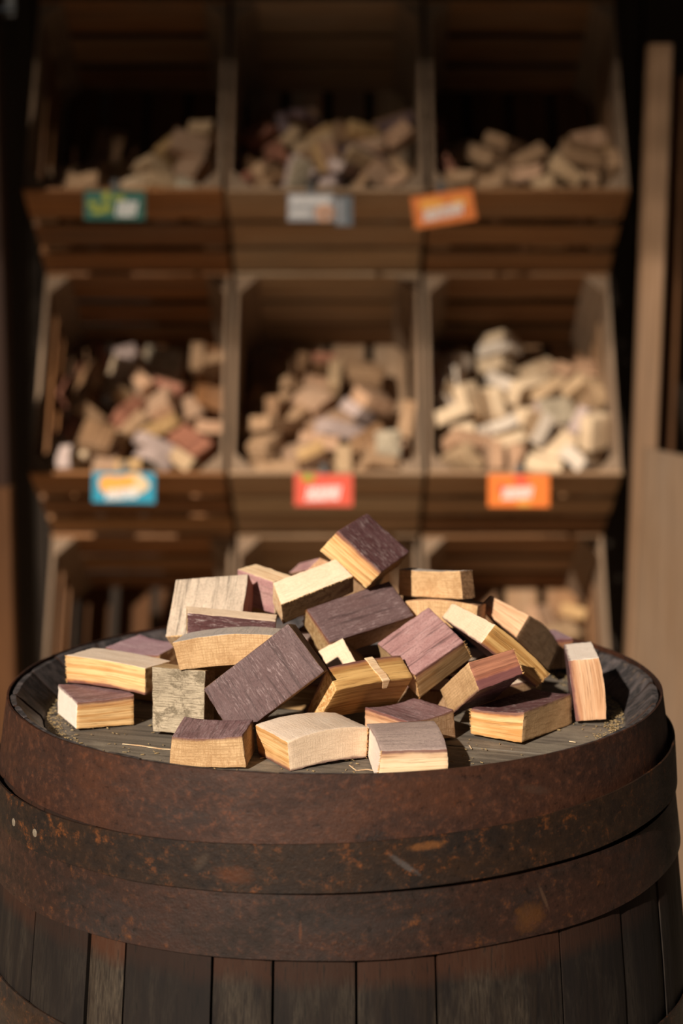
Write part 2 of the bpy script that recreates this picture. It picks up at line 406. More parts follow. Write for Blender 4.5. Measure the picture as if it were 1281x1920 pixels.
M['bin_cream'] = wood_end('bin_cream', (.72, .55, .37), .15, .3); M['bin_cream_side'] = wood_side('bin_cream_side', (.58, .43, .28), (.40, .26, .15), None)
M['bin_pale'] = wood_end('bin_pale', (.66, .56, .46), .15, .2); M['bin_tan_side'] = wood_side('bin_tan_side', (.38, .26, .15), (.22, .13, .07), None)
M['bin_tan'] = wood_end('bin_tan', (.50, .35, .21), .3, .4); M['bin_gold'] = wood_side('bin_gold', (.56, .36, .17), (.34, .19, .07), None)
M['bin_peach'] = wood_side('bin_peach', (.55, .34, .21), (.38, .21, .12), None); M['bin_peach_side'] = wood_end('bin_peach_side', (.40, .26, .17), .3, .4)

def fray(parent, a, b, out, along, seed, n=60, length=.0016):
    """torn fibres the saw left along one edge from a to b"""
    random.seed(seed); bm = bmesh.new(); gcs = []
    out = out.normalized(); along = along.normalized(); side = out.cross(along).normalized()
    for k in range(n):
        f = random.random(); p = a.lerp(b, f)+along*random.uniform(-.0006, .0003)
        l = length*random.uniform(.3, 1.)*(1.6 if random.random() < .12 else 1); w = random.uniform(.0002, .0005)
        d = (b-a).normalized(); tip = p+out*l+d*random.uniform(-.5, .5)*l+side*random.uniform(-.3, .3)*l
        base = p-out*.0006
        vs = [bm.verts.new(base+d*w), bm.verts.new(base-d*w), bm.verts.new(base+along*w), bm.verts.new(tip)]
        for t in ((0, 1, 3), (1, 2, 3), (2, 0, 3), (0, 1, 2)): bm.faces.new([vs[i] for i in t])
    bmesh.ops.recalc_face_normals(bm, faces=bm.faces)
    me = bpy.data.meshes.new('torn_fibres'); bm.to_mesh(me); bm.free(); set_gc(me, [v.co for v in me.vertices])
    o = link('torn_fibres', me, M['side_gold'], parent); o['kind'] = 'stuff'; return o

def hash_(s): return sum(ord(c)*(i+1) for i, c in enumerate(s))
def mk_dust():
    m = Mat('sawdust_wood', .8, .2); n = m.noise((900, 900, 900), 1, 2)
    return m.done(m.mix((.55, .40, .20), (.20, .14, .07), m.ramp(n, [(.35, 0.), (.6, 1.)])))
M['sawdust_a'] = mk_dust()
# heights and widths of the unseen slats added to dim the upper crates
SHADE_SLATS = [(2.62, .02), (2.71, .03), (2.80, .040), (2.89, .045), (2.98, .052), (3.07, .058), (3.16, .066), (3.25, .08), (3.34, .088), (3.43, .09), (3.52, .09)]
BLK={
"b9":((0.0587,-0.181,-0.012),(0.99878,0.00178,-0.00705,0.04876),[-257,-414,127,273,-412,117,286,413,125,-279,412,121,-298,-411,-124,280,-412,-119,281,412,-123,-286,413,-123]),
"b8":((-0.0185,-0.155,-0.0118),(0.86534,0.00734,0.00115,-0.50113),[-281,-386,129,274,-378,119,270,375,134,-273,381,124,-268,-367,-123,284,-362,-125,269,365,-128,-275,373,-130]),
"b7":((-0.0998,-0.1626,-0.0106),(0.9985,-0.00083,-0.00279,-0.05472),[-289,-269,117,287,-268,140,292,267,134,-292,270,143,-316,-268,-128,317,-265,-130,302,266,-145,-301,268,-132]),
"b10":((0.0647,-0.096,-0.0122),(0.90229,0.00144,0.00108,-0.43112),[-273,-281,129,272,-275,122,260,268,129,-267,281,123,-271,-280,-124,272,-276,-126,274,283,-125,-267,280,-127]),
"b11":((0.1654,-0.0726,-0.011),(0.94643,-0.01313,-0.01307,-0.32236),[-256,-466,111,262,-428,137,222,430,134,-195,473,125,-259,-457,-117,241,-438,-131,223,436,-141,-238,449,-119]),
"b1":((-0.2139,-0.0369,-0.0113),(0.83785,-0.00179,0.0014,-0.54589),[-318,-256,135,323,-255,120,319,262,135,-318,263,134,-321,-265,-136,314,-266,-119,319,259,-136,-319,259,-133]),
"b12":((0.2248,-0.0161,0.005),(0.47154,-0.55401,-0.50942,0.45959),[-379,-281,139,380,-279,127,380,274,133,-379,271,133,-380,-272,-137,379,-274,-129,379,279,-131,-380,282,-134]),
"b3":((-0.1311,-0.0804,0.0045),(0.66221,-0.73454,0.11393,-0.09455),[-253,-281,-133,238,-283,-129,247,272,-131,-227,279,-130,-244,-278,132,232,-269,130,241,280,129,-234,279,131]),
"b27":((-0.027,0.1397,0.0796),(0.76277,0.22321,-0.30287,-0.52595),[-409,-81,56,408,-96,52,408,71,51,-412,71,48,-410,-79,-53,411,-80,-56,414,104,-48,-410,88,-52]),
"b22":((-0.0657,0.05,0.0767),(0.91448,0.07205,0.0149,-0.39789),[-257,-114,167,256,-116,159,256,114,162,-255,115,163,-256,-115,-167,255,-113,-159,256,115,-162,-256,115,-164]),
"b23":((-0.1139,0.0212,0.0603),(0.39222,-0.91,0.08243,-0.10615),[-339,-305,-135,369,-301,-131,352,310,-138,-361,310,-140,-350,-313,136,342,-316,130,347,308,139,-359,308,139]),
"b16":((0.1762,0.08,0.0305),(0.61253,-0.59379,-0.05972,0.51832),[-421,-102,-247,396,-113,-238,430,140,-262,-404,133,-253,-402,-92,237,410,-116,248,414,89,252,-423,60,262]),
"b26":((0.1034,0.044,0.0541),(0.65055,-0.74883,0.09912,-0.07887),[-342,-112,-251,336,-109,-247,327,107,-250,-322,109,-247,-335,-108,248,331,-108,249,330,110,248,-326,111,249]),
"b25":((0.0936,0.05,0.0823),(0.61817,-0.66375,0.26285,-0.32894),[-426,-128,-76,426,-136,-85,434,129,-78,-434,125,-88,-430,-127,83,426,-125,78,434,132,85,-430,130,81]),
"b15":((0.142,-0.0292,0.0412),(0.62991,-0.6727,0.11137,0.37185),[-365,-111,-420,374,-90,-424,353,81,-418,-362,103,-421,-366,-79,424,366,-83,421,361,92,421,-361,88,418]),
"b20":((0.0292,0.047,0.1139),(0.31581,-0.79327,-0.50916,0.10833),[-312,-266,-139,319,-269,-117,318,278,-108,-319,290,-117,-338,-291,137,319,-281,119,334,273,105,-321,268,120]),
"b21":((-0.0214,0.0065,0.0847),(0.31386,-0.92027,-0.21281,-0.09643),[-315,-136,-137,320,-133,-112,361,141,-125,-362,128,-124,-343,-133,124,344,-136,125,363,128,112,-367,141,137]),
"b4":((-0.1773,0.06,0.0121),(0.95761,0.03817,-0.02051,-0.28478),[-318,-236,102,314,-214,88,279,208,101,-280,232,104,-303,-224,-101,302,-214,-89,293,220,-100,-288,228,-105]),
"b24":((-0.0926,-0.029,0.0599),(0.74429,-0.66501,0.02013,0.05826),[-399,-101,-97,386,-99,-98,397,100,-97,-381,101,-99,-411,-101,98,403,-101,97,400,99,98,-396,101,98]),
"b19":((0.0205,0.0115,0.0553),(0.3583,-0.89609,-0.262,-0.00022),[-455,-202,-125,428,-214,-136,449,222,-138,-437,214,-139,-432,-225,126,437,-221,134,444,213,139,-433,212,138]),
"b17":((0.0123,-0.0159,0.0177),(0.40805,-0.88105,-0.07565,-0.22697),[-158,-134,-283,92,-138,-285,126,143,-278,-115,128,-287,-124,-129,287,132,-140,281,145,135,282,-98,135,282]),
"b2":((-0.1953,-0.0177,0.0142),(0.9634,-0.00622,0.00705,-0.26791),[-450,-198,124,446,-194,125,443,193,119,-443,196,128,-442,-194,-128,446,-194,-120,445,195,-124,-444,196,-124]),
"b5":((-0.088,-0.0776,0.0487),(0.99755,-0.02659,-0.04124,-0.04992),[-486,-204,119,478,-200,113,461,200,108,-462,202,123,-444,-200,-126,451,-201,-106,459,201,-115,-457,202,-116]),
"b14":((0.0789,-0.0354,0.0373),(0.26748,-0.91003,-0.24935,-0.19524),[-292,-278,-123,294,-277,-126,270,278,-128,-273,278,-143,-290,-294,120,292,-284,129,301,283,125,-303,295,146]),
"b13":((0.1268,-0.0804,0.0196),(0.50065,-0.83547,-0.22622,0.01258),[-218,-129,-400,226,-117,-398,215,113,-400,-222,128,-397,-220,-125,399,223,-118,400,218,123,399,-222,126,399]),
"b6":((-0.0585,-0.1178,0.0305),(0.5954,-0.65641,0.41518,0.20555),[-257,-463,-112,248,-482,-107,259,484,-111,-243,459,-109,-250,-467,110,232,-475,109,252,473,109,-242,471,110]),
"b18":((0.0212,-0.0838,0.0123),(0.90651,0.27602,0.09941,0.3036),[-419,-120,221,411,-126,223,411,115,260,-403,109,263,-400,-75,-207,414,-97,-237,407,107,-246,-422,85,-277]),
"b28":((0.206,0.1435,-0.003),(0.98913,0.0,0.0,0.14702),[-225,-210,150,225,-210,150,225,210,150,-225,210,150,-225,-210,-150,225,-210,-150,225,210,-150,-225,210,-150]),
"f0":((-0.1154,0.0832,-0.012),(0.14054,0.0,0.0,0.99008),[-316,-237,130,316,-237,130,316,237,130,-316,237,130,-316,-237,-130,316,-237,-130,316,237,-130,-316,237,-130]),
"f1":((-0.0526,0.0591,0.0179),(0.99768,-0.04126,0.02291,0.04913),[-345,-253,130,345,-253,130,345,253,130,-345,253,130,-345,-253,-130,345,-253,-130,345,253,-130,-345,253,-130]),
"f2":((0.106,0.1213,-0.012),(0.23298,0.0,0.0,0.97248),[-411,-255,130,411,-255,130,411,255,130,-411,255,130,-411,-255,-130,411,-255,-130,411,255,-130,-411,255,-130]),
"f3":((-0.0663,0.1449,-0.012),(0.97946,0.0,0.0,0.20163),[-327,-215,130,327,-215,130,327,215,130,-327,215,130,-327,-215,-130,327,-215,-130,327,215,-130,-327,215,-130]),
"f4":((0.0619,0.1342,0.0248),(0.39322,0.0762,-0.11839,0.9086),[-332,-221,130,332,-221,130,332,221,130,-332,221,130,-332,-221,-130,332,-221,-130,332,221,-130,-332,221,-130]),
"f5":((-0.1105,-0.0356,-0.012),(0.17626,0.0,0.0,0.98434),[-308,-215,130,308,-215,130,308,215,130,-308,215,130,-308,-215,-130,308,-215,-130,308,215,-130,-308,215,-130]),
"f6":((-0.0827,0.1111,0.0545),(0.94343,0.18509,-0.0809,0.26296),[-282,-264,130,282,-264,130,282,264,130,-282,264,130,-282,-264,-130,282,-264,-130,282,264,-130,-282,264,-130]),
"f7":((0.0322,0.0459,-0.012),(0.5009,0.0,0.0,0.8655),[-282,-244,130,282,-244,130,282,244,130,-282,244,130,-282,-244,-130,282,-244,-130,282,244,-130,-282,244,-130]),
"f8":((-0.0956,0.1198,0.0201),(0.79496,0.08534,-0.00361,0.60062),[-276,-236,130,276,-236,130,276,236,130,-276,236,130,-276,-236,-130,276,-236,-130,276,236,-130,-276,236,-130]),
"f9":((0.0734,0.0214,0.0186),(0.8058,-0.0122,-0.05865,0.58915),[-304,-232,130,304,-232,130,304,232,130,-304,232,130,-304,-232,-130,304,-232,-130,304,232,-130,-304,232,-130]),
"f10":((-0.0993,-0.02,0.0221),(0.96492,-0.17725,-0.05368,0.18609),[-376,-204,130,376,-204,130,376,204,130,-376,204,130,-376,-204,-130,376,-204,-130,376,204,-130,-376,204,-130]),
"f11":((-0.0293,0.0922,-0.012),(0.51478,0.0,0.0,0.85732),[-397,-273,130,397,-273,130,397,273,130,-397,273,130,-397,-273,-130,397,-273,-130,397,273,-130,-397,273,-130]),
"f12":((-0.0386,0.021,-0.012),(0.16234,0.0,0.0,0.98674),[-412,-233,130,412,-233,130,412,233,130,-412,233,130,-412,-233,-130,412,-233,-130,412,233,-130,-412,233,-130]),
"f13":((-0.1752,0.1297,-0.012),(0.95793,0.0,0.0,0.28701),[-294,-204,130,294,-204,130,294,204,130,-294,204,130,-294,-204,-130,294,-204,-130,294,204,-130,-294,204,-130]),
"f14":((0.142,0.013,-0.012),(0.44419,0.0,0.0,0.89593),[-311,-238,130,311,-238,130,311,238,130,-311,238,130,-311,-238,-130,311,-238,-130,311,238,-130,-311,238,-130]),
"f15":((-0.0021,0.1054,0.0307),(0.32742,-0.28449,0.06638,0.89858),[-309,-233,130,309,-233,130,309,233,130,-309,233,130,-309,-233,-130,309,-233,-130,309,233,-130,-309,233,-130]),
"f16":((-0.1437,0.035,-0.012),(0.23279,0.0,0.0,0.97253),[-390,-208,130,390,-208,130,390,208,130,-390,208,130,-390,-208,-130,390,-208,-130,390,208,-130,-390,208,-130]),
"f17":((0.0266,0.1275,-0.012),(0.99855,0.0,0.0,0.05388),[-294,-237,130,294,-237,130,294,237,130,-294,237,130,-294,-237,-130,294,-237,-130,294,237,-130,-294,237,-130]),
"f18":((0.0218,0.1173,0.0805),(0.77044,0.18294,0.0088,0.61064),[-398,-218,130,398,-218,130,398,218,130,-398,218,130,-398,-218,-130,398,-218,-130,398,218,-130,-398,218,-130]),
"f19":((0.1008,0.1216,0.0489),(0.53726,0.11448,-0.0299,0.83508),[-318,-236,130,318,-236,130,318,236,130,-318,236,130,-318,-236,-130,318,-236,-130,318,236,-130,-318,236,-130]),
"f20":((-0.1111,0.0538,0.017),(0.99736,0.02923,0.0411,0.05219),[-215,-186,130,215,-186,130,215,186,130,-215,186,130,-215,-186,-130,215,-186,-130,215,186,-130,-215,186,-130]),
"f21":((0.0813,-0.0054,-0.012),(0.21686,0.0,0.0,0.9762),[-315,-203,130,315,-203,130,315,203,130,-315,203,130,-315,-203,-130,315,-203,-130,315,203,-130,-315,203,-130]),
"f22":((-0.1364,0.1498,0.0227),(0.81521,0.17798,-0.03939,0.54973),[-207,-161,130,207,-161,130,207,161,130,-207,161,130,-207,-161,-130,207,-161,-130,207,161,-130,-207,161,-130]),
"f23":((0.1611,0.0628,-0.012),(0.28848,0.0,0.0,0.95749),[-294,-183,130,294,-183,130,294,183,130,-294,183,130,-294,-183,-130,294,-183,-130,294,183,-130,-294,183,-130]),
"f24":((0.0976,0.063,-0.012),(0.91215,0.0,0.0,0.40985),[-246,-165,130,246,-165,130,246,165,130,-246,165,130,-246,-165,-130,246,-165,-130,246,165,-130,-246,165,-130]),
}
BINS={
"top_left":[[-83,1520,25,1747,-2721,9326,1606,626,649,321],[740,2453,886,5042,7212,1029,4637,612,486,327],[-701,457,39,7924,-2272,1561,5442,658,669,332],[-567,1200,-168,8599,1329,-859,-4853,654,564,262],[-1630,2998,267,742,-5809,1027,-8041,654,572,283],[-766,3904,1018,3089,-5572,6742,3737,917,652,270],[321,4107,1369,1301,-2290,8486,4588,862,614,284],[681,349,102,2333,8137,-5117,1467,592,529,324],[1172,1661,434,5444,2357,1671,-7875,707,568,301],[256,961,17,7846,3793,3106,-3796,595,621,339],[-970,1738,93,4221,-3889,7372,-3565,842,588,329],[-1582,2285,220,6843,1453,6951,-1657,672,590,337],[-1172,3125,383,996,3607,-6020,-7054,590,526,274],[-1299,805,72,3738,4445,7733,2544,617,605,288],[-752,2422,341,7587,2571,5982,-194,617,660,301],[466,1291,441,3193,8366,-4444,-265,630,624,273],[1074,1002,14,703,-4238,-8578,-2824,600,540,337],[-495,2979,537,9673,77,-1189,-2239,833,563,280],[1143,2057,967,8787,4460,1634,-478,774,514,329],[-1496,1577,-22,5057,-3386,-5575,5646,691,654,332],[1463,2331,1197,5337,-2807,-1917,-7744,695,523,314]],
"top_middle":[[1117,607,327,4746,7986,2648,-2587,621,422,239],[16,1194,678,2043,-7667,4199,4406,781,449,256],[-457,645,-56,995,552,8690,4815,823,369,225],[1375,1938,1471,1638,-760,9799,847,823,415,239],[-318,3350,1872,677,-7428,-5593,-3618,779,358,222],[-396,1535,636,1112,1164,5343,-8298,742,436,238],[470,1598,1176,9203,3337,1980,499,677,443,236],[251,3370,2249,6010,285,-3816,7016,756,293,246],[1549,837,459,754,8203,-4625,-3279,819,298,222],[1378,385,86,3367,6236,7043,-417,643,394,187],[1432,3399,2749,5696,3249,2111,-7248,608,356,241],[677,752,101,5058,-1783,7755,-3330,679,297,216],[149,389,44,1204,5662,-7976,1696,752,351,181],[-248,1828,962,9665,-2023,-1479,-556,846,439,260],[-1688,1718,556,3969,-5852,6594,-2554,706,369,180],[-122,2065,1240,450,-9416,2257,-2457,654,369,217],[-1198,1581,420,2219,1703,3034,9109,745,289,213],[-1717,2562,968,5726,-4148,-6474,2844,672,447,210],[373,1816,979,6495,3210,1822,-6647,743,347,217],[680,1343,645,2996,-9270,-1652,-1539,773,284,233],[1433,1543,1112,8633,3799,-2969,1488,719,442,244],[-1106,790,88,4363,8229,2615,2532,830,380,245],[-1421,1183,381,424,3206,-3961,8594,847,390,190],[-400,2324,1490,8784,-524,2105,4259,837,408,188],[-1429,2270,1223,3494,1133,2368,-8994,778,439,236],[-859,2571,1401,6741,3567,4717,4426,604,440,238],[-1056,1536,669,2733,7871,-5497,-600,747,313,244],[692,713,676,4429,8532,2552,-1037,618,281,219],[-871,3271,1576,4803,7708,439,4163,607,294,240],[-1027,476,244,2713,-8649,-4222,-81,641,345,217],[377,644,494,1457,-8396,-4978,1615,818,332,232],[-1153,2174,834,4521,8776,-245,1575,763,347,247],[-1457,3996,1580,2564,2862,8335,-3971,658,358,199],[-1233,2524,998,506,-1603,-8898,4243,714,308,215],[-480,1184,452,3069,2272,-4912,7829,659,312,234],[-573,330,333,4364,6639,-3543,4932,686,429,254],[759,980,697,2357,-936,-4452,-8588,845,330,230],[-665,1111,216,8044,-4194,3456,-2400,663,351,200],[61,842,211,86,-986,-9835,1515,636,425,214],[-1544,814,88,5328,6171,5755,-644,619,332,244],[-1193,813,421,4869,1366,-3116,-8044,762,288,252],[732,1433,1219,1057,-1774,3451,-9156,654,344,230],[-673,1989,1191,5548,2401,-2734,-7481,671,410,259],[816,1225,893,1042,76,9437,3137,745,390,230]],
"top_right":[[1711,1021,453,6689,2292,6608,2517,661,589,290],[-1635,3703,1275,6155,1560,-7484,-1917,668,527,340],[1144,897,766,1160,854,-9749,-1700,796,654,302],[-1198,2972,860,9647,2013,-1520,758,682,486,329],[1459,2145,1035,3121,-9447,-207,-982,714,640,296],[-1252,632,47,1891,7648,5510,-2754,908,567,310],[60,1464,604,9164,-2223,-2809,1785,779,661,315],[-555,1818,729,1008,-9280,-3376,1211,873,673,332],[1290,755,158,3438,5711,-4234,-6135,677,493,328],[-1548,1288,340,4761,-937,-8579,1688,680,634,330],[742,507,420,1619,6798,-6741,-2393,880,676,300],[-619,435,39,8364,-2398,1359,4738,647,562,309],[851,1489,618,1825,4312,-4161,-7795,885,556,297],[124,853,321,5829,-137,-1051,-8056,900,581,294],[474,477,75,4544,-530,-2081,-8645,766,482,293],[-879,1593,243,2044,-9287,-2650,-1600,793,573,314],[-309,2272,1029,1418,4050,-8976,-1010,706,599,284],[-389,1100,175,3825,5341,3189,6832,685,525,324],[604,2075,-975,2552,8901,-3629,1041,689,547,327],[1249,2402,-891,2751,6426,-3890,-6000,642,536,325]],
"mid_left":[[-1211,369,193,5508,3053,-6794,-3766,660,501,292],[-516,901,91,6104,3039,1766,-7099,840,524,303],[-1436,1396,739,3055,-7569,4663,-3410,862,641,324],[442,1677,721,2373,-2502,9231,-1703,879,497,308],[-669,4418,1874,1002,556,4816,-8689,898,653,304],[-69,1613,805,1524,8860,2226,3772,596,605,282],[-989,1777,586,1913,-5123,8067,2241,720,521,311],[-428,3969,2048,7516,2558,1131,-5974,887,500,265],[1572,1658,818,591,7046,-7070,129,640,572,263],[35,514,6,1767,6161,-7379,2116,586,538,337],[-992,1296,1105,3083,2573,-9078,1209,680,518,296],[-521,1422,535,1278,1527,3644,9097,595,514,323],[-1719,2977,1380,3539,6295,3418,6014,651,492,264],[654,2873,1527,9771,-482,1349,-1575,665,680,270],[-1008,1107,261,6496,-3576,-6033,2935,591,531,279],[315,4458,1970,478,-863,-8704,-4824,896,593,339],[1547,4107,1861,3279,6651,6406,-1994,748,499,277],[-250,1836,1028,7935,-2500,-3235,4508,852,608,325],[1153,1491,446,3642,999,-2980,8767,905,495,338],[-894,2361,951,2906,-9329,2125,95,909,613,265],[-1305,3587,1695,6437,2306,1575,-7125,654,481,334],[-545,2581,1456,1966,8758,-3826,-2187,878,590,330],[-1070,1960,1264,5250,-4409,-6801,2597,740,585,262],[-1471,777,258,4663,-5937,-1335,6421,619,604,331],[445,626,222,7842,-3215,1737,-5014,880,519,284],[-717,877,653,3899,-9121,803,980,686,589,299],[-14,2690,1496,4186,-5779,-229,-7002,701,633,339],[453,2096,1198,753,6867,6259,3619,739,662,284],[-1302,4168,1974,5475,-7602,69,-3498,887,554,306],[-1180,2567,1647,3791,1090,8771,2741,852,641,336],[1123,4264,1982,2191,6872,1713,6711,683,666,292],[1174,643,109,8357,452,3131,4490,691,605,340],[955,2418,1029,865,-2293,9244,2921,682,670,273],[-434,3253,1819,4952,3687,3892,-6836,616,604,333],[512,990,472,9540,-863,2268,1763,916,551,267]],
"mid_middle":[[1000,2906,1250,1210,-9373,-2666,1889,792,628,324],[-1668,1764,491,1386,-7102,-1573,6721,901,610,332],[594,3475,1194,1861,-5588,7908,1669,584,523,282],[1349,1454,386,2365,9276,-2407,-1606,790,505,260],[574,1351,102,1791,-7300,-6337,-1828,678,672,303],[-945,506,-18,942,-271,2742,9567,884,540,289],[-205,3968,1439,3062,6465,-6819,1524,581,616,287],[-1560,2544,554,1897,-7148,6673,879,820,491,338],[-1369,1075,156,1325,-445,9844,1066,705,596,261],[84,2544,703,876,-3241,9143,2266,896,668,288],[999,315,87,1567,5467,7907,-2266,851,652,263],[-696,1130,-52,163,-1874,-9516,-2432,696,665,304],[-1528,3279,1054,5100,6106,2370,5576,814,679,273],[-134,1745,444,1459,9817,-987,-727,865,506,319],[550,4048,1535,7399,2120,-1061,6296,631,649,284],[-1045,1845,411,1994,-5205,-8289,-463,746,626,298],[-152,3432,1152,1823,-7675,-5994,-1357,703,637,322],[369,682,100,6884,-1616,6694,-2277,675,577,322],[645,2679,990,3704,2614,1893,8710,584,589,280],[1189,911,162,5614,-2777,-4940,-6031,698,609,319],[-1033,2887,971,4936,6882,2098,4887,815,624,318],[-1322,1034,475,4762,1826,458,-8589,654,617,310],[-588,1103,261,1225,-5904,-7694,-2107,661,661,260],[-700,2552,785,3840,-1731,7570,-4995,707,487,309],[-211,503,205,4195,6812,5890,-1144,858,564,325],[774,3854,1743,502,684,-2271,9702,905,674,309],[895,1152,545,2655,-9231,-535,-2731,789,508,310],[250,1833,696,1146,2121,-9636,1160,911,556,337],[-71,4050,1833,6508,-2834,-2597,-6547,846,529,281],[-1374,2268,1038,8618,4660,-1505,-1324,799,601,319],[-910,3424,1404,1198,3514,8739,-3138,681,586,297],[1651,1513,889,1523,7482,1286,6329,821,606,299],[-310,2948,1229,3064,-8866,3334,937,681,646,265],[143,3382,1668,6600,-2957,-6073,3288,856,494,278],[-870,4381,1826,2808,-5067,7129,3952,913,680,316],[-1155,1376,858,910,8720,4759,-697,879,507,295],[1268,454,507,3027,-6391,-5952,-3817,598,510,336],[-1033,3912,1681,6219,3447,-3408,6150,711,507,326]],
"mid_right":[[-637,530,178,5781,3191,6563,3652,850,644,299],[-117,3147,1629,1723,-2786,-9446,203,707,634,282],[-1662,2717,1394,6064,2540,-6950,-2912,646,591,324],[-151,678,133,1895,-6185,4877,-5863,612,640,324],[822,1424,389,3597,1544,2724,-8790,903,598,276],[1196,670,179,3865,-2451,1757,-8716,799,620,324],[471,746,63,1516,1193,1307,9725,780,498,330],[1569,2071,1253,4911,1664,8056,2868,744,508,277],[-242,1157,402,3842,8937,1241,1956,693,661,310],[437,4437,1918,2606,1445,-4628,8349,598,565,320],[-528,2004,1274,4921,6113,-5051,-3592,808,658,296],[-1527,1776,828,5460,-3679,-4793,-5804,719,497,320],[-358,1291,654,4152,5740,6962,-1159,879,602,281],[758,2626,1375,8200,-4523,-3360,1002,854,545,313],[1544,1205,748,6134,3517,6704,-2249,715,578,323],[1414,1539,902,7830,-2990,-4917,-2360,590,635,269],[-1083,2557,1099,2814,-9588,-166,-361,645,669,309],[-416,2754,1201,157,-1209,9526,2786,614,552,272],[1421,2395,1534,517,3103,-8778,3613,616,609,297],[-1258,2935,1675,6453,5228,4011,3864,608,604,333],[-252,4044,1875,8847,-1797,1044,4173,627,669,333],[-898,4227,1931,5222,-4330,-7292,-898,602,640,338],[-1288,518,185,429,-4581,-7291,5067,909,566,334],[-1600,3276,1675,1383,-4945,2310,-8264,591,515,290],[-1222,1354,602,7036,-2232,-2379,-6313,697,496,319],[-1694,4247,1853,7030,-2261,6406,-2106,712,525,278],[315,1430,782,3844,-7298,4717,-3117,715,680,304],[845,2031,1030,526,1648,-9026,-3941,807,675,273],[-644,1736,753,1922,1311,-231,-9723,772,664,283],[-1395,2092,1370,3833,-80,-8667,-3191,621,502,339],[-1441,1233,1093,2015,-277,9700,-1335,801,537,295],[-231,4371,2411,607,3646,9077,-1987,781,531,323],[-1119,880,530,2691,9373,2134,-595,902,567,327],[80,2192,866,9578,2872,-152,-45,711,599,305],[-1259,3665,1991,9104,-1265,-546,-3901,645,570,325],[311,2664,1481,8146,-4589,-2319,2685,886,511,334],[-1023,1815,1260,7516,2588,5748,-1943,895,498,290],[651,3463,1774,1988,1319,2462,-9394,757,635,299],[-210,3935,2265,1993,9114,-3553,587,865,501,296],[1121,2973,1718,7646,-638,4904,4133,604,504,316],[1614,3339,1832,6855,2099,-2140,6635,592,483,277]],
"low_right":[[865,4184,1734,1466,-7964,3959,4330,690,510,312],[1400,714,84,449,-6958,-5703,4343,629,504,285],[710,710,15,2430,9427,1877,1304,734,540,324],[-867,1742,315,1998,-8159,5247,1379,828,538,338],[868,2784,1032,8864,2617,325,-3805,777,571,327],[-1514,858,237,429,-8771,-234,4779,800,679,326],[220,1066,73,2450,4800,-4317,-7233,637,503,265],[1549,4218,1842,964,6993,6431,-2969,607,570,304],[1262,3657,1525,2469,-9344,-2500,-581,780,533,260],[-1617,2266,730,3735,6704,-3649,-5272,755,604,314],[-419,607,-9,1245,8870,4062,-1809,713,560,268]],
}
# ------------------------------------------------------------------ the place: ground, shed around the crates
FLOOR = -.93
def slab(name, a, b, mat, parent=None, kind='structure', n=1):
    bm = bmesh.new(); bmesh.ops.create_cube(bm, size=1)
    for v in bm.verts: v.co = Vector([(a[i]+b[i])/2+v.co[i]*(b[i]-a[i]) for i in range(3)])
    bmesh.ops.bevel(bm, geom=bm.edges[:], offset=min(.004, min(b[i]-a[i] for i in range(3))*.2), segments=1, affect='EDGES')
    me = bpy.data.meshes.new(name); bm.to_mesh(me); bm.free()
    ax = max(range(3), key=lambda i: b[i]-a[i])
    set_gc(me, [(v.co[ax], v.co[(ax+1) % 3], v.co[(ax+2) % 3]) for v in me.vertices])
    o = link(name, me, mat, parent)
    if kind: o['kind'] = kind
    return o
slab('floor', (-8, -7, FLOOR-.1), (8, 3.2, FLOOR), M['ground'])
slab('floor', (-2.2, .15, FLOOR-.002), (1.3, 3.1, FLOOR+.003), M['bounce_paving'])  # unseen pale slab added to bounce light up under the crates
# back wall of the shed, board by board
def board_wall(name, x0, x1, y, z0, z1, bw, horizontal_axis='x'):
    root = empty(name, ((x0+x1)/2 if horizontal_axis == 'x' else x0, y, FLOOR)); root['kind'] = 'structure'
    k = 0; p = x0 if horizontal_axis == 'x' else y
    end = x1 if horizontal_axis == 'x' else x1
    while p < end-1e-6:
        w = min(bw, end-p)
        me = plank_mesh(z1-z0, w-.006, .02, seed=300+k+int(abs(x0)*100), n=3)
        o = link('plank', me, M['shed_wall'])
        if horizontal_axis == 'x': o.matrix_world = Matrix.Translation((p+w/2, y+(k % 2)*.003, (z0+z1)/2)) @ Matrix.Rotation(math.pi/2, 4, 'Z') @ Matrix.Rotation(-math.pi/2, 4, 'Y') @ Matrix.Rotation(math.pi/2, 4, 'X') @ Matrix.Identity(4)
        me_w = o.matrix_world.copy()
        o.parent = root; o.matrix_parent_inverse = Matrix.Translation(-Vector(root.location)); o.matrix_world = me_w
        p += bw; k += 1
    return root
def wall_boards(name, axis, lo, hi, fixed, z0, z1, bw):
    root = empty(name, (0, 0, 0)); root['kind'] = 'structure'
    p = lo; k = 0
    while p < hi-1e-6:
        w = min(bw, hi-p)
        me = plank_mesh(z1-z0, w-.005, .02, seed=300+k, n=3)
        o = link('plank', me, M['shed_wall'], root)
        j = (k % 2)*.003
        if axis == 'x': o.location = (p+w/2, fixed+j, (z0+z1)/2); o.rotation_euler = Matrix(((0, 1, 0), (0, 0, 1), (1, 0, 0))).to_euler()
        else: o.location = (fixed+j, p+w/2, (z0+z1)/2); o.rotation_euler = Matrix(((0, 0, 1), (0, 1, 0), (-1, 0, 0))).to_euler()
        p += bw; k += 1
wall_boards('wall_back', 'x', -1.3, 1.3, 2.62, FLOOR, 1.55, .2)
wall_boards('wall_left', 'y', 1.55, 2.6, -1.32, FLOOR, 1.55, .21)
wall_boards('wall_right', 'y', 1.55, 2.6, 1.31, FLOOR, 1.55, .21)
slab('wall_back', (-1.35, 2.64, FLOOR), (1.35, 2.67, 1.6), M['shed_wall'])
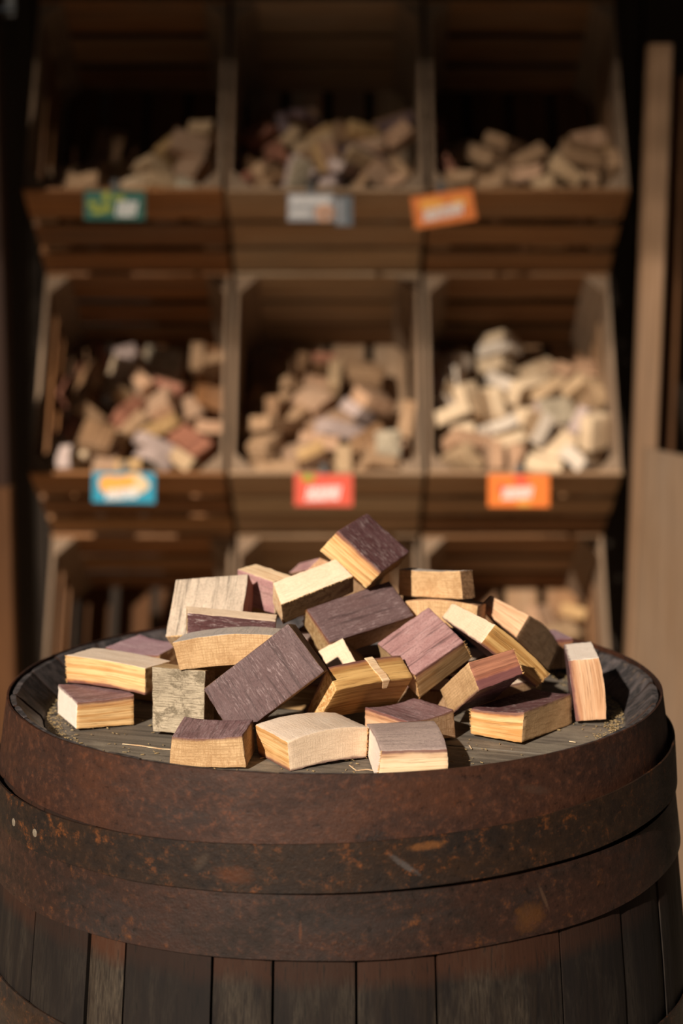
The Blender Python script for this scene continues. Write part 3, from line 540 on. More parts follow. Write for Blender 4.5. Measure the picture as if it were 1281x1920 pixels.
slab('wall_left', (-1.36, 1.5, FLOOR), (-1.335, 2.64, 1.6), M['shed_wall'])
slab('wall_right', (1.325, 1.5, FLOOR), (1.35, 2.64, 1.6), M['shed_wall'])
root = empty('ceiling', (0, 0, 0)); root['kind'] = 'structure'
for k in range(6):
    me = plank_mesh(2.7, .195, .02, seed=350+k, n=3)
    link('plank', me, M['shed_wall'], root, loc=(0, 1.55+.2*k, 1.565+.0*k))

# slats of an unseen pergola added only to dim the upper crates
root = empty('shade_slats', (0, -1.5, FLOOR), label='unseen row of slats added to dim the upper crates', cat='light_blocker')
for k, zc in enumerate(SHADE_SLATS):
    me = plank_mesh(7.0, zc[1], .03, seed=380+k, n=4)
    link('slat', me, M['post_dark'], root, loc=(-1.0, .0, zc[0]-FLOOR), rot=(math.pi/2, 0, 0))
for sx in (-4.3, 2.3):
    link('post', plank_mesh(3.9, .09, .09, seed=399, n=3), M['post_dark'], root, loc=(sx, .07, 1.95), rot=(0, math.pi/2, 0))

# posts left and right of the crate stack
def post(name, x, y, z0, z1, w, d, mat, lean=0., **kw):
    root = empty(name, (x, y, z0), **kw)
    o = link('beam', plank_mesh(z1-z0, w, d, seed=int(abs(x)*1000), n=8, r=.003, warp=.004), mat, root, loc=(0, 0, (z1-z0)/2))
    o.rotation_euler = Matrix(((0, 1, 0), (0, 0, 1), (1, 0, 0))).to_euler()
    root.rotation_euler = (0, lean, 0)
    return root
LOW = FLOOR
p1 = post('upright_post', .588, 1.86, LOW, .775, .043, .05, M['post_light'], .012, label='tall pale weathered upright post right of the crate stack', cat='post')
p2 = post('upright_post', 0.640, 1.92, LOW, .72, .03, .05, M['post_orange'], .01, label='thin orange-brown upright post behind the pale post at right', cat='post')
p3 = post('upright_post', -.672, 1.86, LOW, 1.1, .062, .06, M['post_dark'], .0, label='dark reddish upright post at the left of the crate stack', cat='post')
p4 = post('upright_post', -.648, 1.79, LOW, -.06, .04, .04, M['post_orange'], .0, label='short orange-brown upright post low beside the bottom left crate', cat='post')
# pale plank leaning at the right edge, top cut on a slope
bm = bmesh.new()
prof = [(-.075, 0), (.16, 0), (.16, .915), (-.045, .957)]
for yy in (-.012, .012):
    for x, z in prof: bm.verts.new((x, yy, z))
v = bm.verts[:]; bm.verts.ensure_lookup_table()
bm.faces.new(v[:4]); bm.faces.new(v[4:][::-1])
for k in range(4): bm.faces.new((v[k], v[k+4], v[(k+1) % 4+4], v[(k+1) % 4]))
bmesh.ops.recalc_face_normals(bm, faces=bm.faces); bmesh.ops.bevel(bm, geom=bm.edges[:], offset=.002, segments=1, affect='EDGES')
me = bpy.data.meshes.new('panel'); bm.to_mesh(me); bm.free(); set_gc(me, [(q.co.z, q.co.x, q.co.y) for q in me.vertices])
root = empty('leaning_board', (.617, 1.70, FLOOR), label='wide pale board with a sloping top standing at the right edge', cat='board')
link('panel', me, M['panel_light'], root)
# old metal bracket high on the left post
root = empty('metal_bracket', (-.655, 1.80, .80), label='blue-grey metal bracket on top of the dark left post', cat='bracket')
def bent_bar(pts, w, t):
    bm = bmesh.new(); rings = []
    for p in pts: rings.append([bm.verts.new((p[0]+a*w, p[1]+b*t, p[2])) for a, b in ((-.5,-.5), (.5,-.5), (.5,.5), (-.5,.5))])
    for a, b in zip(rings, rings[1:]):
        for k in range(4): bm.faces.new((a[k], b[k], b[(k+1) % 4], a[(k+1) % 4]))
    bm.faces.new(rings[0]); bm.faces.new(rings[-1]); bmesh.ops.recalc_face_normals(bm, faces=bm.faces)
    me = bpy.data.meshes.new('bar'); bm.to_mesh(me); bm.free(); return me
link('strap', bent_bar([(.045, 0, .02), (.048, .005, .09), (.06, .01, .16)], .018, .004), M['clip_metal'], root)
link('hook', bent_bar([(-.02, 0, .05), (.0, -.01, .035), (.02, -.012, .03), (.045, 0, .035)], .03, .005), M['bracket_metal'], root)

# ------------------------------------------------------------------ crates
TILT = math.radians(32); CW, CH, CD = .391, .4735, .305
LIPY = 1.95; LIPZ = {'top': .5058, 'mid': -.0559, 'low': -.6176}
COLX = {'left': -.4255, 'middle': -.0245, 'right': .3765}
CM = {'left': 'crate_orange', 'middle': 'crate_grey', 'right': 'crate_brown'}
ROWW = {'top': 'top row', 'mid': 'middle row', 'low': 'bottom row'}
def crate(row, col, label, seed):
    root = empty('wooden_crate', (COLX[col], LIPY, LIPZ[row]), label=label, cat='crate', group='slatted crates stacked three by three')
    root.rotation_euler = (-TILT, 0, 0)
    random.seed(seed)
    mt = M[CM[col]]; t = .009
    def slat(L_, W_, loc, basis, mat=mt, name='slat'):
        if mat is mt: mat = M[random.choice([CM[col], CM[col], CM[col]+'_b', CM[col]+'_c'])]
        me = plank_mesh(L_, W_, t-.0006, seed=random.randint(0, 9999), n=4, warp=.0014)
        link(name, me, mat, root, loc=loc, rot=Matrix(basis).to_euler())
    X = ((1, 0, 0), (0, 1, 0), (0, 0, 1))
    ZX = ((0, 0, 1), (0, 1, 0), (-1, 0, 0))      # long along z, width along y, normal x
    ZY = ((0, 1, 0), (0, 0, 1), (1, 0, 0))       # long along z, width x, normal y
    ws = [.099, .076, .075]; y = .0; gp = .026
    if col == 'middle': ws = [.104, .084, .084]; gp = .014
    for k, w in enumerate(ws):
        j = random.uniform(-.0015, .0015)
        slat(CW, w, (j, y+w/2, t/2), X)                     # bottom side
        slat(CW, w, (-j, y+w/2, CH-t/2), X)                 # top side
        if k == 0:
            em = M['crate_edge']
        else: em = mt
        for s in (-1, 1): slat(CH-2*t-.001, w-.002, (s*(CW/2-t/2), y+w/2, CH/2), ZX, em if k == 0 else mt)
        y += w+gp
    n = 4; bw = (CW-2*t)/n
    for k in range(n):                                       # bottom boards of the crate, now its back
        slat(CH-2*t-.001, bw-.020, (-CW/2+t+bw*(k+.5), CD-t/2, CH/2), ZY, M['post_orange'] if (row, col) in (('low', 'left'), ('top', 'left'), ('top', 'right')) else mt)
    for sx in (-1, 1):                                       # triangular corner posts
        for sz in (0, 1):
            bm = bmesh.new(); a = .042
            x0 = sx*(CW/2-t-.0003); z0 = t+.0003 if sz == 0 else CH-t-.0003; dz = a if sz == 0 else -a
            pts = [(x0, z0), (x0-sx*a, z0), (x0, z0+dz)]
            lo = [bm.verts.new((p[0], .002, p[1])) for p in pts]; hi = [bm.verts.new((p[0], CD-t-.001, p[1])) for p in pts]
            bm.faces.new(lo); bm.faces.new(hi)
            for k in range(3): bm.faces.new((lo[k], hi[k], hi[(k+1) % 3], lo[(k+1) % 3]))
            bmesh.ops.recalc_face_normals(bm, faces=bm.faces); bmesh.ops.bevel(bm, geom=bm.edges[:], offset=.0015, segments=1, affect='EDGES')
            me = bpy.data.meshes.new('corner_post'); bm.to_mesh(me); bm.free()
            set_gc(me, [(q.co.y, q.co.x, q.co.z) for q in me.vertices])
            link('corner_post', me, M['crate_edge'], root)
    return root
CL = {
 ('top', 'left'): 'orange-brown slatted crate at the top left, green card on its lip',
 ('top', 'middle'): 'slatted crate at the top middle, grey card on its lip',
 ('top', 'right'): 'dark slatted crate at the top right, low heap, tilted orange card at its left corner',
 ('mid', 'left'): 'slatted crate in the middle row at left, blue card on its lip',
 ('mid', 'middle'): 'central grey-brown slatted crate, red card on its lip',
 ('mid', 'right'): 'slatted crate in the middle row at right, full of pale blocks above an orange card',
 ('low', 'left'): 'bottom left slatted crate, dark and empty behind the barrel',
 ('low', 'middle'): 'bottom middle slatted crate hidden mostly by the pile on the barrel',
 ('low', 'right'): 'bottom right slatted crate, low heap behind the barrel rim',
}
for i, ((r, c), lb) in enumerate(CL.items()): crate(r, c, lb, 40+i)
# trestle carrying the lowest crates
root = empty('timber_stand', (0, LIPY, FLOOR), label='low dark timber stand carrying the bottom row of crates', cat='stand')
zb = LIPZ['low']-FLOOR
for sx in (-.62, -.225, .176, .57):
    o = link('bearer', plank_mesh(.335, .03, .05, seed=int(abs(sx)*99), n=2, warp=0), M['post_dark'], root, loc=(sx+.0, .15*math.cos(TILT)-.031*math.sin(TILT)*1.05, zb-.15*math.sin(TILT)-.031*math.cos(TILT)))
    o.rotation_euler = (Matrix.Rotation(-TILT, 3, 'X') @ Matrix(((0, 0, 1), (1, 0, 0), (0, 1, 0)))).to_euler()
    o.rotation_euler = (Matrix.Rotation(-TILT, 3, 'X') @ Matrix(((0, -1, 0), (1, 0, 0), (0, 0, 1)))).to_euler()
    link('leg', plank_mesh(zb-.072, .035, .03, seed=5, n=2, warp=0), M['post_dark'], root, loc=(sx, .012, (zb-.072)/2), rot=(0, math.pi/2, 0))
    link('leg', plank_mesh(.09, .035, .03, seed=6, n=2, warp=0), M['post_dark'], root, loc=(sx, .232, .045), rot=(0, math.pi/2, 0))

# ------------------------------------------------------------------ heaps in the crates
PAL = {  # (end look, side look, words)
 'cream': ('bin_cream', 'bin_cream_side', 'pale cream'), 'pale': ('bin_pale', 'bin_tan_side', 'whitish'), 'tan': ('bin_tan', 'bin_tan_side', 'tan'),
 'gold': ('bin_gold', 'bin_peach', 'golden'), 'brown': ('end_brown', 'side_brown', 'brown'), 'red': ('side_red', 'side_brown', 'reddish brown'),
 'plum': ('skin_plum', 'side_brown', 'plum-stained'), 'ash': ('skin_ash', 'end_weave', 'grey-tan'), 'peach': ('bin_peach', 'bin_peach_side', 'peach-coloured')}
MIX = {'top_left': 'gold tan tan ash peach cream', 'top_middle': 'plum plum gold peach tan brown ash peach', 'top_right': 'tan gold brown peach brown',
       'mid_left': 'peach tan cream tan ash peach red gold brown', 'mid_middle': 'brown peach brown tan red brown gold peach ash', 'mid_right': 'cream pale cream ash pale peach cream tan',
       'low_right': 'peach tan brown gold'}
WORDS = {'top': 'top', 'mid': 'middle-row', 'low': 'bottom'}
random.seed(77)
bank = {}
for kname, (e, s, w) in PAL.items():
    for v in range(3):
        random.seed(hash_(kname)*10+v)
        b = random.choice([0, .003, -.003])
        bank[kname, v] = (e, s, b)
cnt = 0
for bn, rows in BINS.items():
    row, col = bn.split('_'); mix = MIX[bn].split()
    org = Vector((COLX[col], LIPY, LIPZ[row]))
    for i, r in enumerate(rows):
        r = [x/1e4 for x in r]; cnt += 1
        if row == 'top' and r[2] > (.125 if col == 'left' else .2): continue      # stray ones perched too high
        random.seed(cnt*13+5)
        kname = random.choice(mix)
        if (row == 'top' and r[0] < (-.03 if col != 'middle' else -.09)) or (row == 'mid' and col != 'right' and r[0] < -.07 and r[2] > .03): kname = random.choice(['brown', 'brown', 'red', 'plum' if col == 'middle' and row == 'top' else 'brown'])  # shade on the left of the heaps put into darker block colours
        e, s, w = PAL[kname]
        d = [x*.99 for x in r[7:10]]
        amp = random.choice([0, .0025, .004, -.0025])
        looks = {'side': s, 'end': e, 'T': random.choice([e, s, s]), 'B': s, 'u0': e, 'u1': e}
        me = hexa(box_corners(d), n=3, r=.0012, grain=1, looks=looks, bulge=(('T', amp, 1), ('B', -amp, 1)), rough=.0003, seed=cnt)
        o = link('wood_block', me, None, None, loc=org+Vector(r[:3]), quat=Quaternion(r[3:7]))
        lz = r[1]*math.sin(TILT)+r[2]*math.cos(TILT)
        hor = 'left side' if r[0] < -.065 else 'right side' if r[0] > .065 else 'middle'
        ver = 'just above the lip' if r[2] < .045 else 'high at the back' if r[2] > .125 else 'halfway up the heap'
        tag(o, '%s wood block %s, %s of the %s %s crate' % (w, ver, hor, WORDS[row], col), 'wood block', '%s blocks %s, %s of the %s %s crate' % (w, ver, hor, WORDS[row], col))
# ------------------------------------------------------------------ cards clipped on the crate lips
def flat(name, pts, t, mat, parent, y):
    bm = bmesh.new()
    a = [bm.verts.new((x, y, z)) for x, z in pts]; b = [bm.verts.new((x, y+t, z)) for x, z in pts]
    bm.faces.new(a); bm.faces.new(b[::-1]); n = len(pts)
    for k in range(n): bm.faces.new((a[k], b[k], b[(k+1) % n], a[(k+1) % n]))
    bmesh.ops.recalc_face_normals(bm, faces=bm.faces)
    me = bpy.data.meshes.new(name); bm.to_mesh(me); bm.free(); return link(name, me, mat, parent)
def blob(cx, cz, rx, rz, n=14, ph=0., wob=.12):
    return [(cx+rx*math.cos(2*math.pi*k/n)*(1+wob*math.sin(3*2*math.pi*k/n+ph)), cz+rz*math.sin(2*math.pi*k/n)*(1+wob*math.cos(2*2*math.pi*k/n+ph))) for k in range(n)]
def lettering(parent, x0, x1, z0, z1, n, slope, mat, y):
    """one strip of heavy slanted capitals, as far as the print can be made out"""
    w = (x1-x0)/n
    bm = bmesh.new()
    def quad(p):
        a = [bm.verts.new((x, y, z)) for x, z in p]; b = [bm.verts.new((x, y+.0004, z)) for x, z in p]
        bm.faces.new(a); bm.faces.new(b[::-1])
        for k in range(4): bm.faces.new((a[k], b[k], b[(k+1) % 4], a[(k+1) % 4]))
    random.seed(n*3+int(x0*1e4))
    for k in range(n):
        xa = x0+w*k; zo = slope*(xa-x0); h = z1-z0; sl = .18*h; s = w*.30
        quad([(xa, z0+zo), (xa+s, z0+zo), (xa+s+sl, z1+zo), (xa+sl, z1+zo)])
        quad([(xa+w*.55, z0+zo), (xa+w*.55+s, z0+zo), (xa+w*.55+s+sl, z1+zo), (xa+w*.55+sl, z1+zo)])
        m_ = [z0+h*.0, z0+h*.4, z0+h*.78][random.randint(0, 2)]
        quad([(xa+s*.6, m_+zo), (xa+w*.6, m_+zo), (xa+w*.6+sl*.6, m_+h*.22+zo), (xa+s*.6+sl*.6, m_+h*.22+zo)])
    bmesh.ops.recalc_face_normals(bm, faces=bm.faces)
    me = bpy.data.meshes.new('lettering'); bm.to_mesh(me); bm.free(); return link('lettering', me, mat, parent)
def card(px, pz, w, h, roll, base, label, row, clip=True, cmat='clip_metal'):
    root = empty('sign_card', (px, LIPY-.012, pz), label=label, cat='sign')
    root.rotation_euler = (math.radians(-6), -roll, 0)
    flat('card', [(-w/2, -h/2), (w/2, -h/2), (w/2, h/2), (-w/2, h/2)], .0012, M[base], root, 0)
    if clip:
        flat('clip', [(-.006, h/2-.012), (.006, h/2-.012), (.007, h/2+.022), (-.007, h/2+.022)], .003, M[cmat], root, .0014)
    return root
PY = -.0007
def at(px, py): # lip plane pixel to x,z
    y = LIPY-.012; vx = (px-640.5)/3300; vz = (py-960)/3300
    c, s = math.cos(PITCH), math.sin(PITCH)
    dy = c-vz*s*1.0; dz = -s-vz*c
    k = (y+1.5662)/dy
    return .0057+vx*k, .3887+dz*k
x, z = at(215, 385); c = card(x, z, .119, .057, -.01, 'card_green', 'small dark green card with yellow leaves on the top left crate', 'top')
for q in ((-.043, .002, .010, .006), (-.016, .016, .008, .011), (-.016, -.006, .012, .008), (-.034, -.012, .012, .006), (.008, .014, .012, .006)): flat('leaf_print', blob(*q, ph=q[0]*90), .0004, M['print_leaf'], c, PY)
lettering(c, .002, .042, -.022, .008, 3, .0, M['print_white'], PY)
x, z = at(583, 389); c = card(x, z, .091, .054, .0, 'card_grey', 'pale grey card with a round peach picture on the top middle crate', 'top')
lettering(c, -.040, .036, .006, .021, 7, .0, M['print_white'], PY)
flat('round_print', blob(.026, -.011, .019, .018, 18, wob=.04), .0004, M['print_peach'], c, PY)
flat('round_print', blob(.029, -.014, .005, .005, 12, wob=.02), .0004, M['print_dark'], c, PY-.0005)
lettering(c, -.040, -.002, -.018, -.004, 3, .0, M['print_white'], PY)
x, z = at(645, 396); c = card(x, z, .034, .058, .02, 'card_slate', 'narrow slate-grey card folded beside the grey card', 'top', clip=False)
flat('stripe_print', [(-.012, -.024), (-.002, -.024), (-.002, .024), (-.012, .024)], .0004, M['card_grey'], c, PY)
x, z = at(832, 391); c = card(x, z, .122, .062, .155, 'card_orange', 'tilted orange card at the corner between top middle and top right crates', 'top')
flat('flame_print', blob(-.022, .010, .026, .014, 16, 1), .0004, M['print_amber'], c, PY)
flat('flame_print', blob(.03, .008, .018, .009, 14, 2), .0004, M['print_amber'], c, PY)
lettering(c, -.042, .036, -.020, .003, 6, .05, M['print_white'], PY-.0005)
x, z = at(232, 914); c = card(x, z, .126, .061, -.02, 'card_blue', 'bright blue card with orange and cream fruit shape on the middle left crate', 'mid')
flat('fruit_print', blob(-.022, .004, .030, .021, 16, 1), .0004, M['print_amber'], c, PY)
flat('fruit_print', blob(.022, .008, .028, .020, 16, 2.4), .0004, M['print_cream'], c, PY)
flat('fruit_print', blob(.004, .012, .020, .014, 12, .4), .0004, M['print_amber'], c, PY-.0005)
lettering(c, -.036, .028, -.026, -.004, 5, .10, M['print_white'], PY-.001)
x, z = at(607, 919); c = card(x, z, .117, .064, -.01, 'card_red', 'red card with a small yellow-green leaf on the central crate', 'mid')
flat('leaf_print', blob(-.032, .024, .014, .008, 12, 1), .0004, M['print_leaf'], c, PY)
lettering(c, -.036, .032, -.022, .006, 5, .06, M['print_white'], PY)
x, z = at(973, 920); c = card(x, z, .123, .065, -.005, 'card_flame', 'orange-red card on the middle right crate below the pale blocks', 'mid')
flat('shape_print', blob(.004, .020, .016, .010, 12, 1), .0004, M['print_crimson'], c, PY)
flat('shape_print', blob(-.034, .004, .008, .010, 12, 2), .0004, M['print_crimson'], c, PY)
flat('shape_print', blob(.010, -.026, .016, .005, 12, 2), .0004, M['print_amber'], c, PY)
lettering(c, -.034, .026, -.018, .006, 5, .06, M['print_white'], PY-.0005)

# ------------------------------------------------------------------ the barrel
BRL = empty('wine_barrel', (0, 0, FLOOR), label='old oak barrel with rusty iron hoops standing in front, blocks piled on its head', cat='barrel')
def RO(z):      # outer radius of the staves
    zz = abs(z+.465); return .333-.0405*(zz/.465)**1.75
HZ = -.025
NS = 27
random.seed(12)
zs = [0, -.006, -.03, -.06, -.10, -.14, -.2, -.27, -.35, -.465, -.58, -.66, -.76, -.85, -.90, -.93]
deg = [-65, -51.5, -38.3, -31.4, -17.3, -8.5, 3.1, 14.4, 34.5, 48, 61]
while deg[-1] < 360-65-11: deg.append(deg[-1]+random.uniform(10.5, 17))
deg[-1] = (deg[-2]+295)/2 if 295-deg[-2] > 16 else deg[-1]
ang = [(math.radians(p-90), math.radians(q-90)) for p, q in zip(deg, deg[1:]+[295])]
for k, (a0, a1) in enumerate(ang):
    g = .0010; m = 6
    bm = bmesh.new(); gcs = []; grid = []; jit = random.uniform(-.0012, .0012)
    def ring(rad_fn, z, lst, ins):
        row = []
        for i in range(m+1):
            t = a0+g/.3+(a1-a0-2*g/.3)*i/m; e = .0013 if i in (0, m) else 0
            r_ = rad_fn+jit-(e if not ins else -e)
            row.append(bm.verts.new((r_*math.cos(t), r_*math.sin(t), z))); gcs.append((z, .32*(t-a0), r_))
        return row
    rows = []
    cro = random.uniform(-.0009, .0006)
    rows.append(ring(RO(0)-.002, cro, gcs, 0))
    for z in zs[1:]: rows.append(ring(RO(z), z, gcs, 0))
    inner = []
    for z, r_ in ((-.93, RO(-.93)-.014), (-.88, RO(-.88)-.026), (-.465, .305), (-.06, RO(-.06)-.027), (-.032, .2635), (-.0285, .2625), (HZ, .2625), (HZ+.004, .2645), (-.010, .2765), (cro-.001, .2845), (cro, .2855)):
        inner.append(ring(r_, z, gcs, 1))
    rows += inner
    for r0, r1 in zip(rows, rows[1:]+[rows[0]]):
        for i in range(m): bm.faces.new((r0[i], r0[i+1], r1[i+1], r1[i]))
    bm.faces.new([r[0] for r in rows]); bm.faces.new([r[m] for r in rows])
    bmesh.ops.recalc_face_normals(bm, faces=bm.faces)
    me = bpy.data.meshes.new('stave'); bm.to_mesh(me); bm.free()
    o = link('stave', me, [M['stave'], M['chime']], BRL, loc=(0, 0, -FLOOR))
    for p in me.polygons:
        c = p.center; 
        if c.z > -.034 and (c.z > -.0055 or math.hypot(c.x, c.y) < .2895): p.material_index = 1
    me.polygons.foreach_set('use_smooth', [True]*len(me.polygons)); me.set_sharp_from_angle(angle=math.radians(35))
    random.seed(500+k); set_gc(me, gcs)
    random.seed(600+k)
# head boards, seams running at -18 degrees
SA = math.radians(-18.4); HR = .2622
off = .0
seam0 = -.0; 
def seamdist(x, y): return -x*math.sin(SA)+y*math.cos(SA)
s0 = seamdist(-.19539, -.11101)
edges = [s0+d for d in (-.30, -.115, 0, .085, .19, .28, .40, .5)]
edges = [max(-HR, min(HR, e)) for e in edges]; edges = sorted(set(edges))
for k, (e0, e1) in enumerate(zip(edges, edges[1:])):
    bm = bmesh.new(); gcs = []
    n = 24; ring_t = []
    def halfw(d): return math.sqrt(max(0, HR*HR-d*d))
    a_, b_ = e0+.0009, e1-.0009
    ds = [a_+(b_-a_)*i/10 for i in range(11)]
    outline = [(halfw(d), d) for d in ds]+[(-halfw(d), d) for d in ds[::-1]]
    dz = random.uniform(-.0006, .0004)
    top = []; bot = []
    for (u, d) in outline:
        x = u*math.cos(SA)-d*math.sin(SA); y = u*math.sin(SA)+d*math.cos(SA)
        top.append(bm.verts.new((x, y, HZ-.0006+dz))); gcs.append((u, d, 0)); bot.append(bm.verts.new((x, y, HZ-.022))); gcs.append((u, d, -.02))
    # drop duplicates at the tips
    bm.faces.new(top); bm.faces.new(bot[::-1]); L_ = len(top)
    for i in range(L_): bm.faces.new((top[i], bot[i], bot[(i+1) % L_], top[(i+1) % L_]))
    bmesh.ops.recalc_face_normals(bm, faces=bm.faces)
    me = bpy.data.meshes.new('head_board'); bm.to_mesh(me); bm.free(); set_gc(me, gcs)
    # finer gc interpolation needs no subdivision: gc is linear over the board
    link('head_board', me, M['head'], BRL, loc=(0, 0, -FLOOR))
# hoops
def hoop(z0, z1, s0, s1, gap, mat, seed, th=.0016, flare=0., rivets=None, gap_top=None):
    random.seed(seed); n = 144; bm = bmesh.new(); rings = []
    for k in range(n):
        t = 2*math.pi*k/n; x, y = math.cos(t), math.sin(t)
        za = z0+s0*x*.3+.0006*noise.noise(Vector((x*3, y*3, seed))); zb = z1+s1*x*.3+.0010*noise.noise(Vector((x*4, y*4, seed+5)))
        gn = .0008*noise.noise(Vector((x*5, y*5, seed+9)))
        row = []
        for i in range(5):
            f = i/4; z = za+(zb-za)*f; r_ = RO(max(z, -.93))+gap+gn+(gap_top or 0)*(1-f)
            row.append((r_, z))
        pr = [(r+th, z) for r, z in row]+[(r, z) for r, z in row[::-1]]
        rings.append([bm.verts.new((r*x, r*y, z)) for r, z in pr])
    for a, b in zip(rings, rings[1:]+[rings[0]]):
        for k in range(10): bm.faces.new((a[k], b[k], b[(k+1) % 10], a[(k+1) % 10]))
    bmesh.ops.recalc_face_normals(bm, faces=bm.faces)
    me = bpy.data.meshes.new('hoop'); bm.to_mesh(me); bm.free()
    me.polygons.foreach_set('use_smooth', [True]*len(me.polygons)); me.set_sharp_from_angle(angle=math.radians(50))
    o = link('hoop', me, mat, BRL, loc=(0, 0, -FLOOR))
    for (ta, z) in rivets or []:
        bm = bmesh.new(); bmesh.ops.create_uvsphere(bm, u_segments=10, v_segments=6, radius=.0042)
        for v in bm.verts: v.co.x *= .45
        me = bpy.data.meshes.new('rivet'); bm.to_mesh(me); bm.free()
        r_ = RO(z)+gap+th
        link('rivet', me, M['rivet_metal'], o, loc=(r_*math.cos(ta), r_*math.sin(ta), z), rot=(0, 0, ta))
    return o
hoop(.0020, -.053, .004, .016, .0004, M['rust_red'], 1, th=.0018)
hoop(-.0473, -.0845, .043, .033, .0040, M['rust_dark'], 2, th=.0018, gap_top=.0025, rivets=((-math.pi/2-1.03, -.080), (-math.pi/2-.90, -.078)))
hoop(-.0868, -.136, .020, .0217, .0016, M['rust_mid'], 3)
hoop(-.232, -.278, -.06, -.06, .0012, M['rust_dark'], 4)
hoop(-.652, -.698, .0, .0, .0012, M['rust_mid'], 5)
hoop(-.795, -.843, .0, .0, .0012, M['rust_dark'], 6)
hoop(-.875, -.930, .0, .0, .0012, M['rust_red'], 7)

# sawdust and shavings gathered against the chime
random.seed(31)
bm = bmesh.new()
def chip(p, L_, W_, T_, q):
    vs = [bm.verts.new(p+q @ Vector((sx*L_/2, sy*W_/2, sz*T_/2))) for sx in (-1, 1) for sy in (-1, 1) for sz in (-1, 1)]
    for f in ((0,1,3,2), (4,6,7,5), (0,4,5,1), (2,3,7,6), (0,2,6,4), (1,5,7,3)): bm.faces.new([vs[i] for i in f])
for k in range(4200):
    t = random.uniform(0, 2*math.pi)
    dens = .35+.65*max(0, noise.noise(Vector((math.cos(t)*2, math.sin(t)*2, 3)))*1.5+.5)
    if random.random() > dens: continue
    if random.random() < .8: r_ = .2605-abs(random.gauss(0, .008))
    else: r_ = math.sqrt(random.random())*.255
    p = Vector((r_*math.cos(t), r_*math.sin(t), HZ+.0006+(.0015*random.random() if r_ > .25 else 0)))
    chip(p, random.uniform(.0008, .004), random.uniform(.0004, .0011), .0004, Quaternion((0, 0, 1), random.uniform(0, 6)) @ Quaternion((1, 0, 0), random.gauss(0, .35)))
me = bpy.data.meshes.new('sawdust'); bm.to_mesh(me); bm.free()
set_gc(me, [v.co for v in me.vertices])
o = link('sawdust', me, [M['sawdust_a']]); tag(o, 'scattered yellowish sawdust lying on the barrel head along its rim', 'sawdust', kind='stuff')

def curl(pts, w, t=.0004):
    bm = bmesh.new(); rings = []
    P = [Vector(p) for p in pts]
    for i, p in enumerate(P):
        d = (P[min(i+1, len(P)-1)]-P[max(i-1, 0)]).normalized(); s = Vector((-d.y, d.x, 0)).normalized()*w/2*(.35+.65*math.sin(math.pi*(i+.5)/len(P)))
        rings.append([bm.verts.new(p+s), bm.verts.new(p+s+Vector((0, 0, t))), bm.verts.new(p-s+Vector((0, 0, t))), bm.verts.new(p-s)])
    for a, b in zip(rings, rings[1:]):
        for k in range(4): bm.faces.new((a[k], b[k], b[(k+1) % 4], a[(k+1) % 4]))
    bm.faces.new(rings[0]); bm.faces.new(rings[-1]); bmesh.ops.recalc_face_normals(bm, faces=bm.faces)
    me = bpy.data.meshes.new('wood_splinter'); bm.to_mesh(me); bm.free(); set_gc(me, [v.co for v in me.vertices]); return me
def onhead(px, py, z=HZ):
    vx = (px-640.5)/3300; vz = (py-960)/3300; c, s = math.cos(PITCH), math.sin(PITCH)
    dy = c-vz*s; dz = -s-vz*c; k = (z-.3887)/dz
    return Vector((.0057+vx*k, -1.5662+dy*k, z+.0004))
SPL = [
 ([(230, 1396), (262, 1399), (300, 1405), (330, 1407)], .0022, 'long straw-coloured sliver in the head seam left of the front blocks'),
 ([(655, 1436), (668, 1446), (690, 1444), (704, 1447)], .0012, 'thin curled wood thread between the two front middle blocks'),
 ([(488, 1423), (500, 1421), (512, 1424)], .0016, 'short pale splinter against the front left edge of the cream block'),
 ([(100, 1301), (112, 1305), (124, 1309)], .003, 'stubby pale splinter at the left end of the head beside the rim'),
 ([(93, 1381), (110, 1383), (122, 1386)], .0022, 'yellowish splinter at the front left rim of the head'),
 ([(1068, 1391), (1080, 1393)], .0012, 'tiny pale splinter near the right front rim'),
 ([(880, 1399), (884, 1405)], .0010, 'tiny splinter right of the front right block'),
]
for pts, w, lb in SPL:
    P = [onhead(*p) for p in pts]
    o = link('wood_splinter', curl(P, w), M['side_cream']); tag(o, lb, 'splinter')

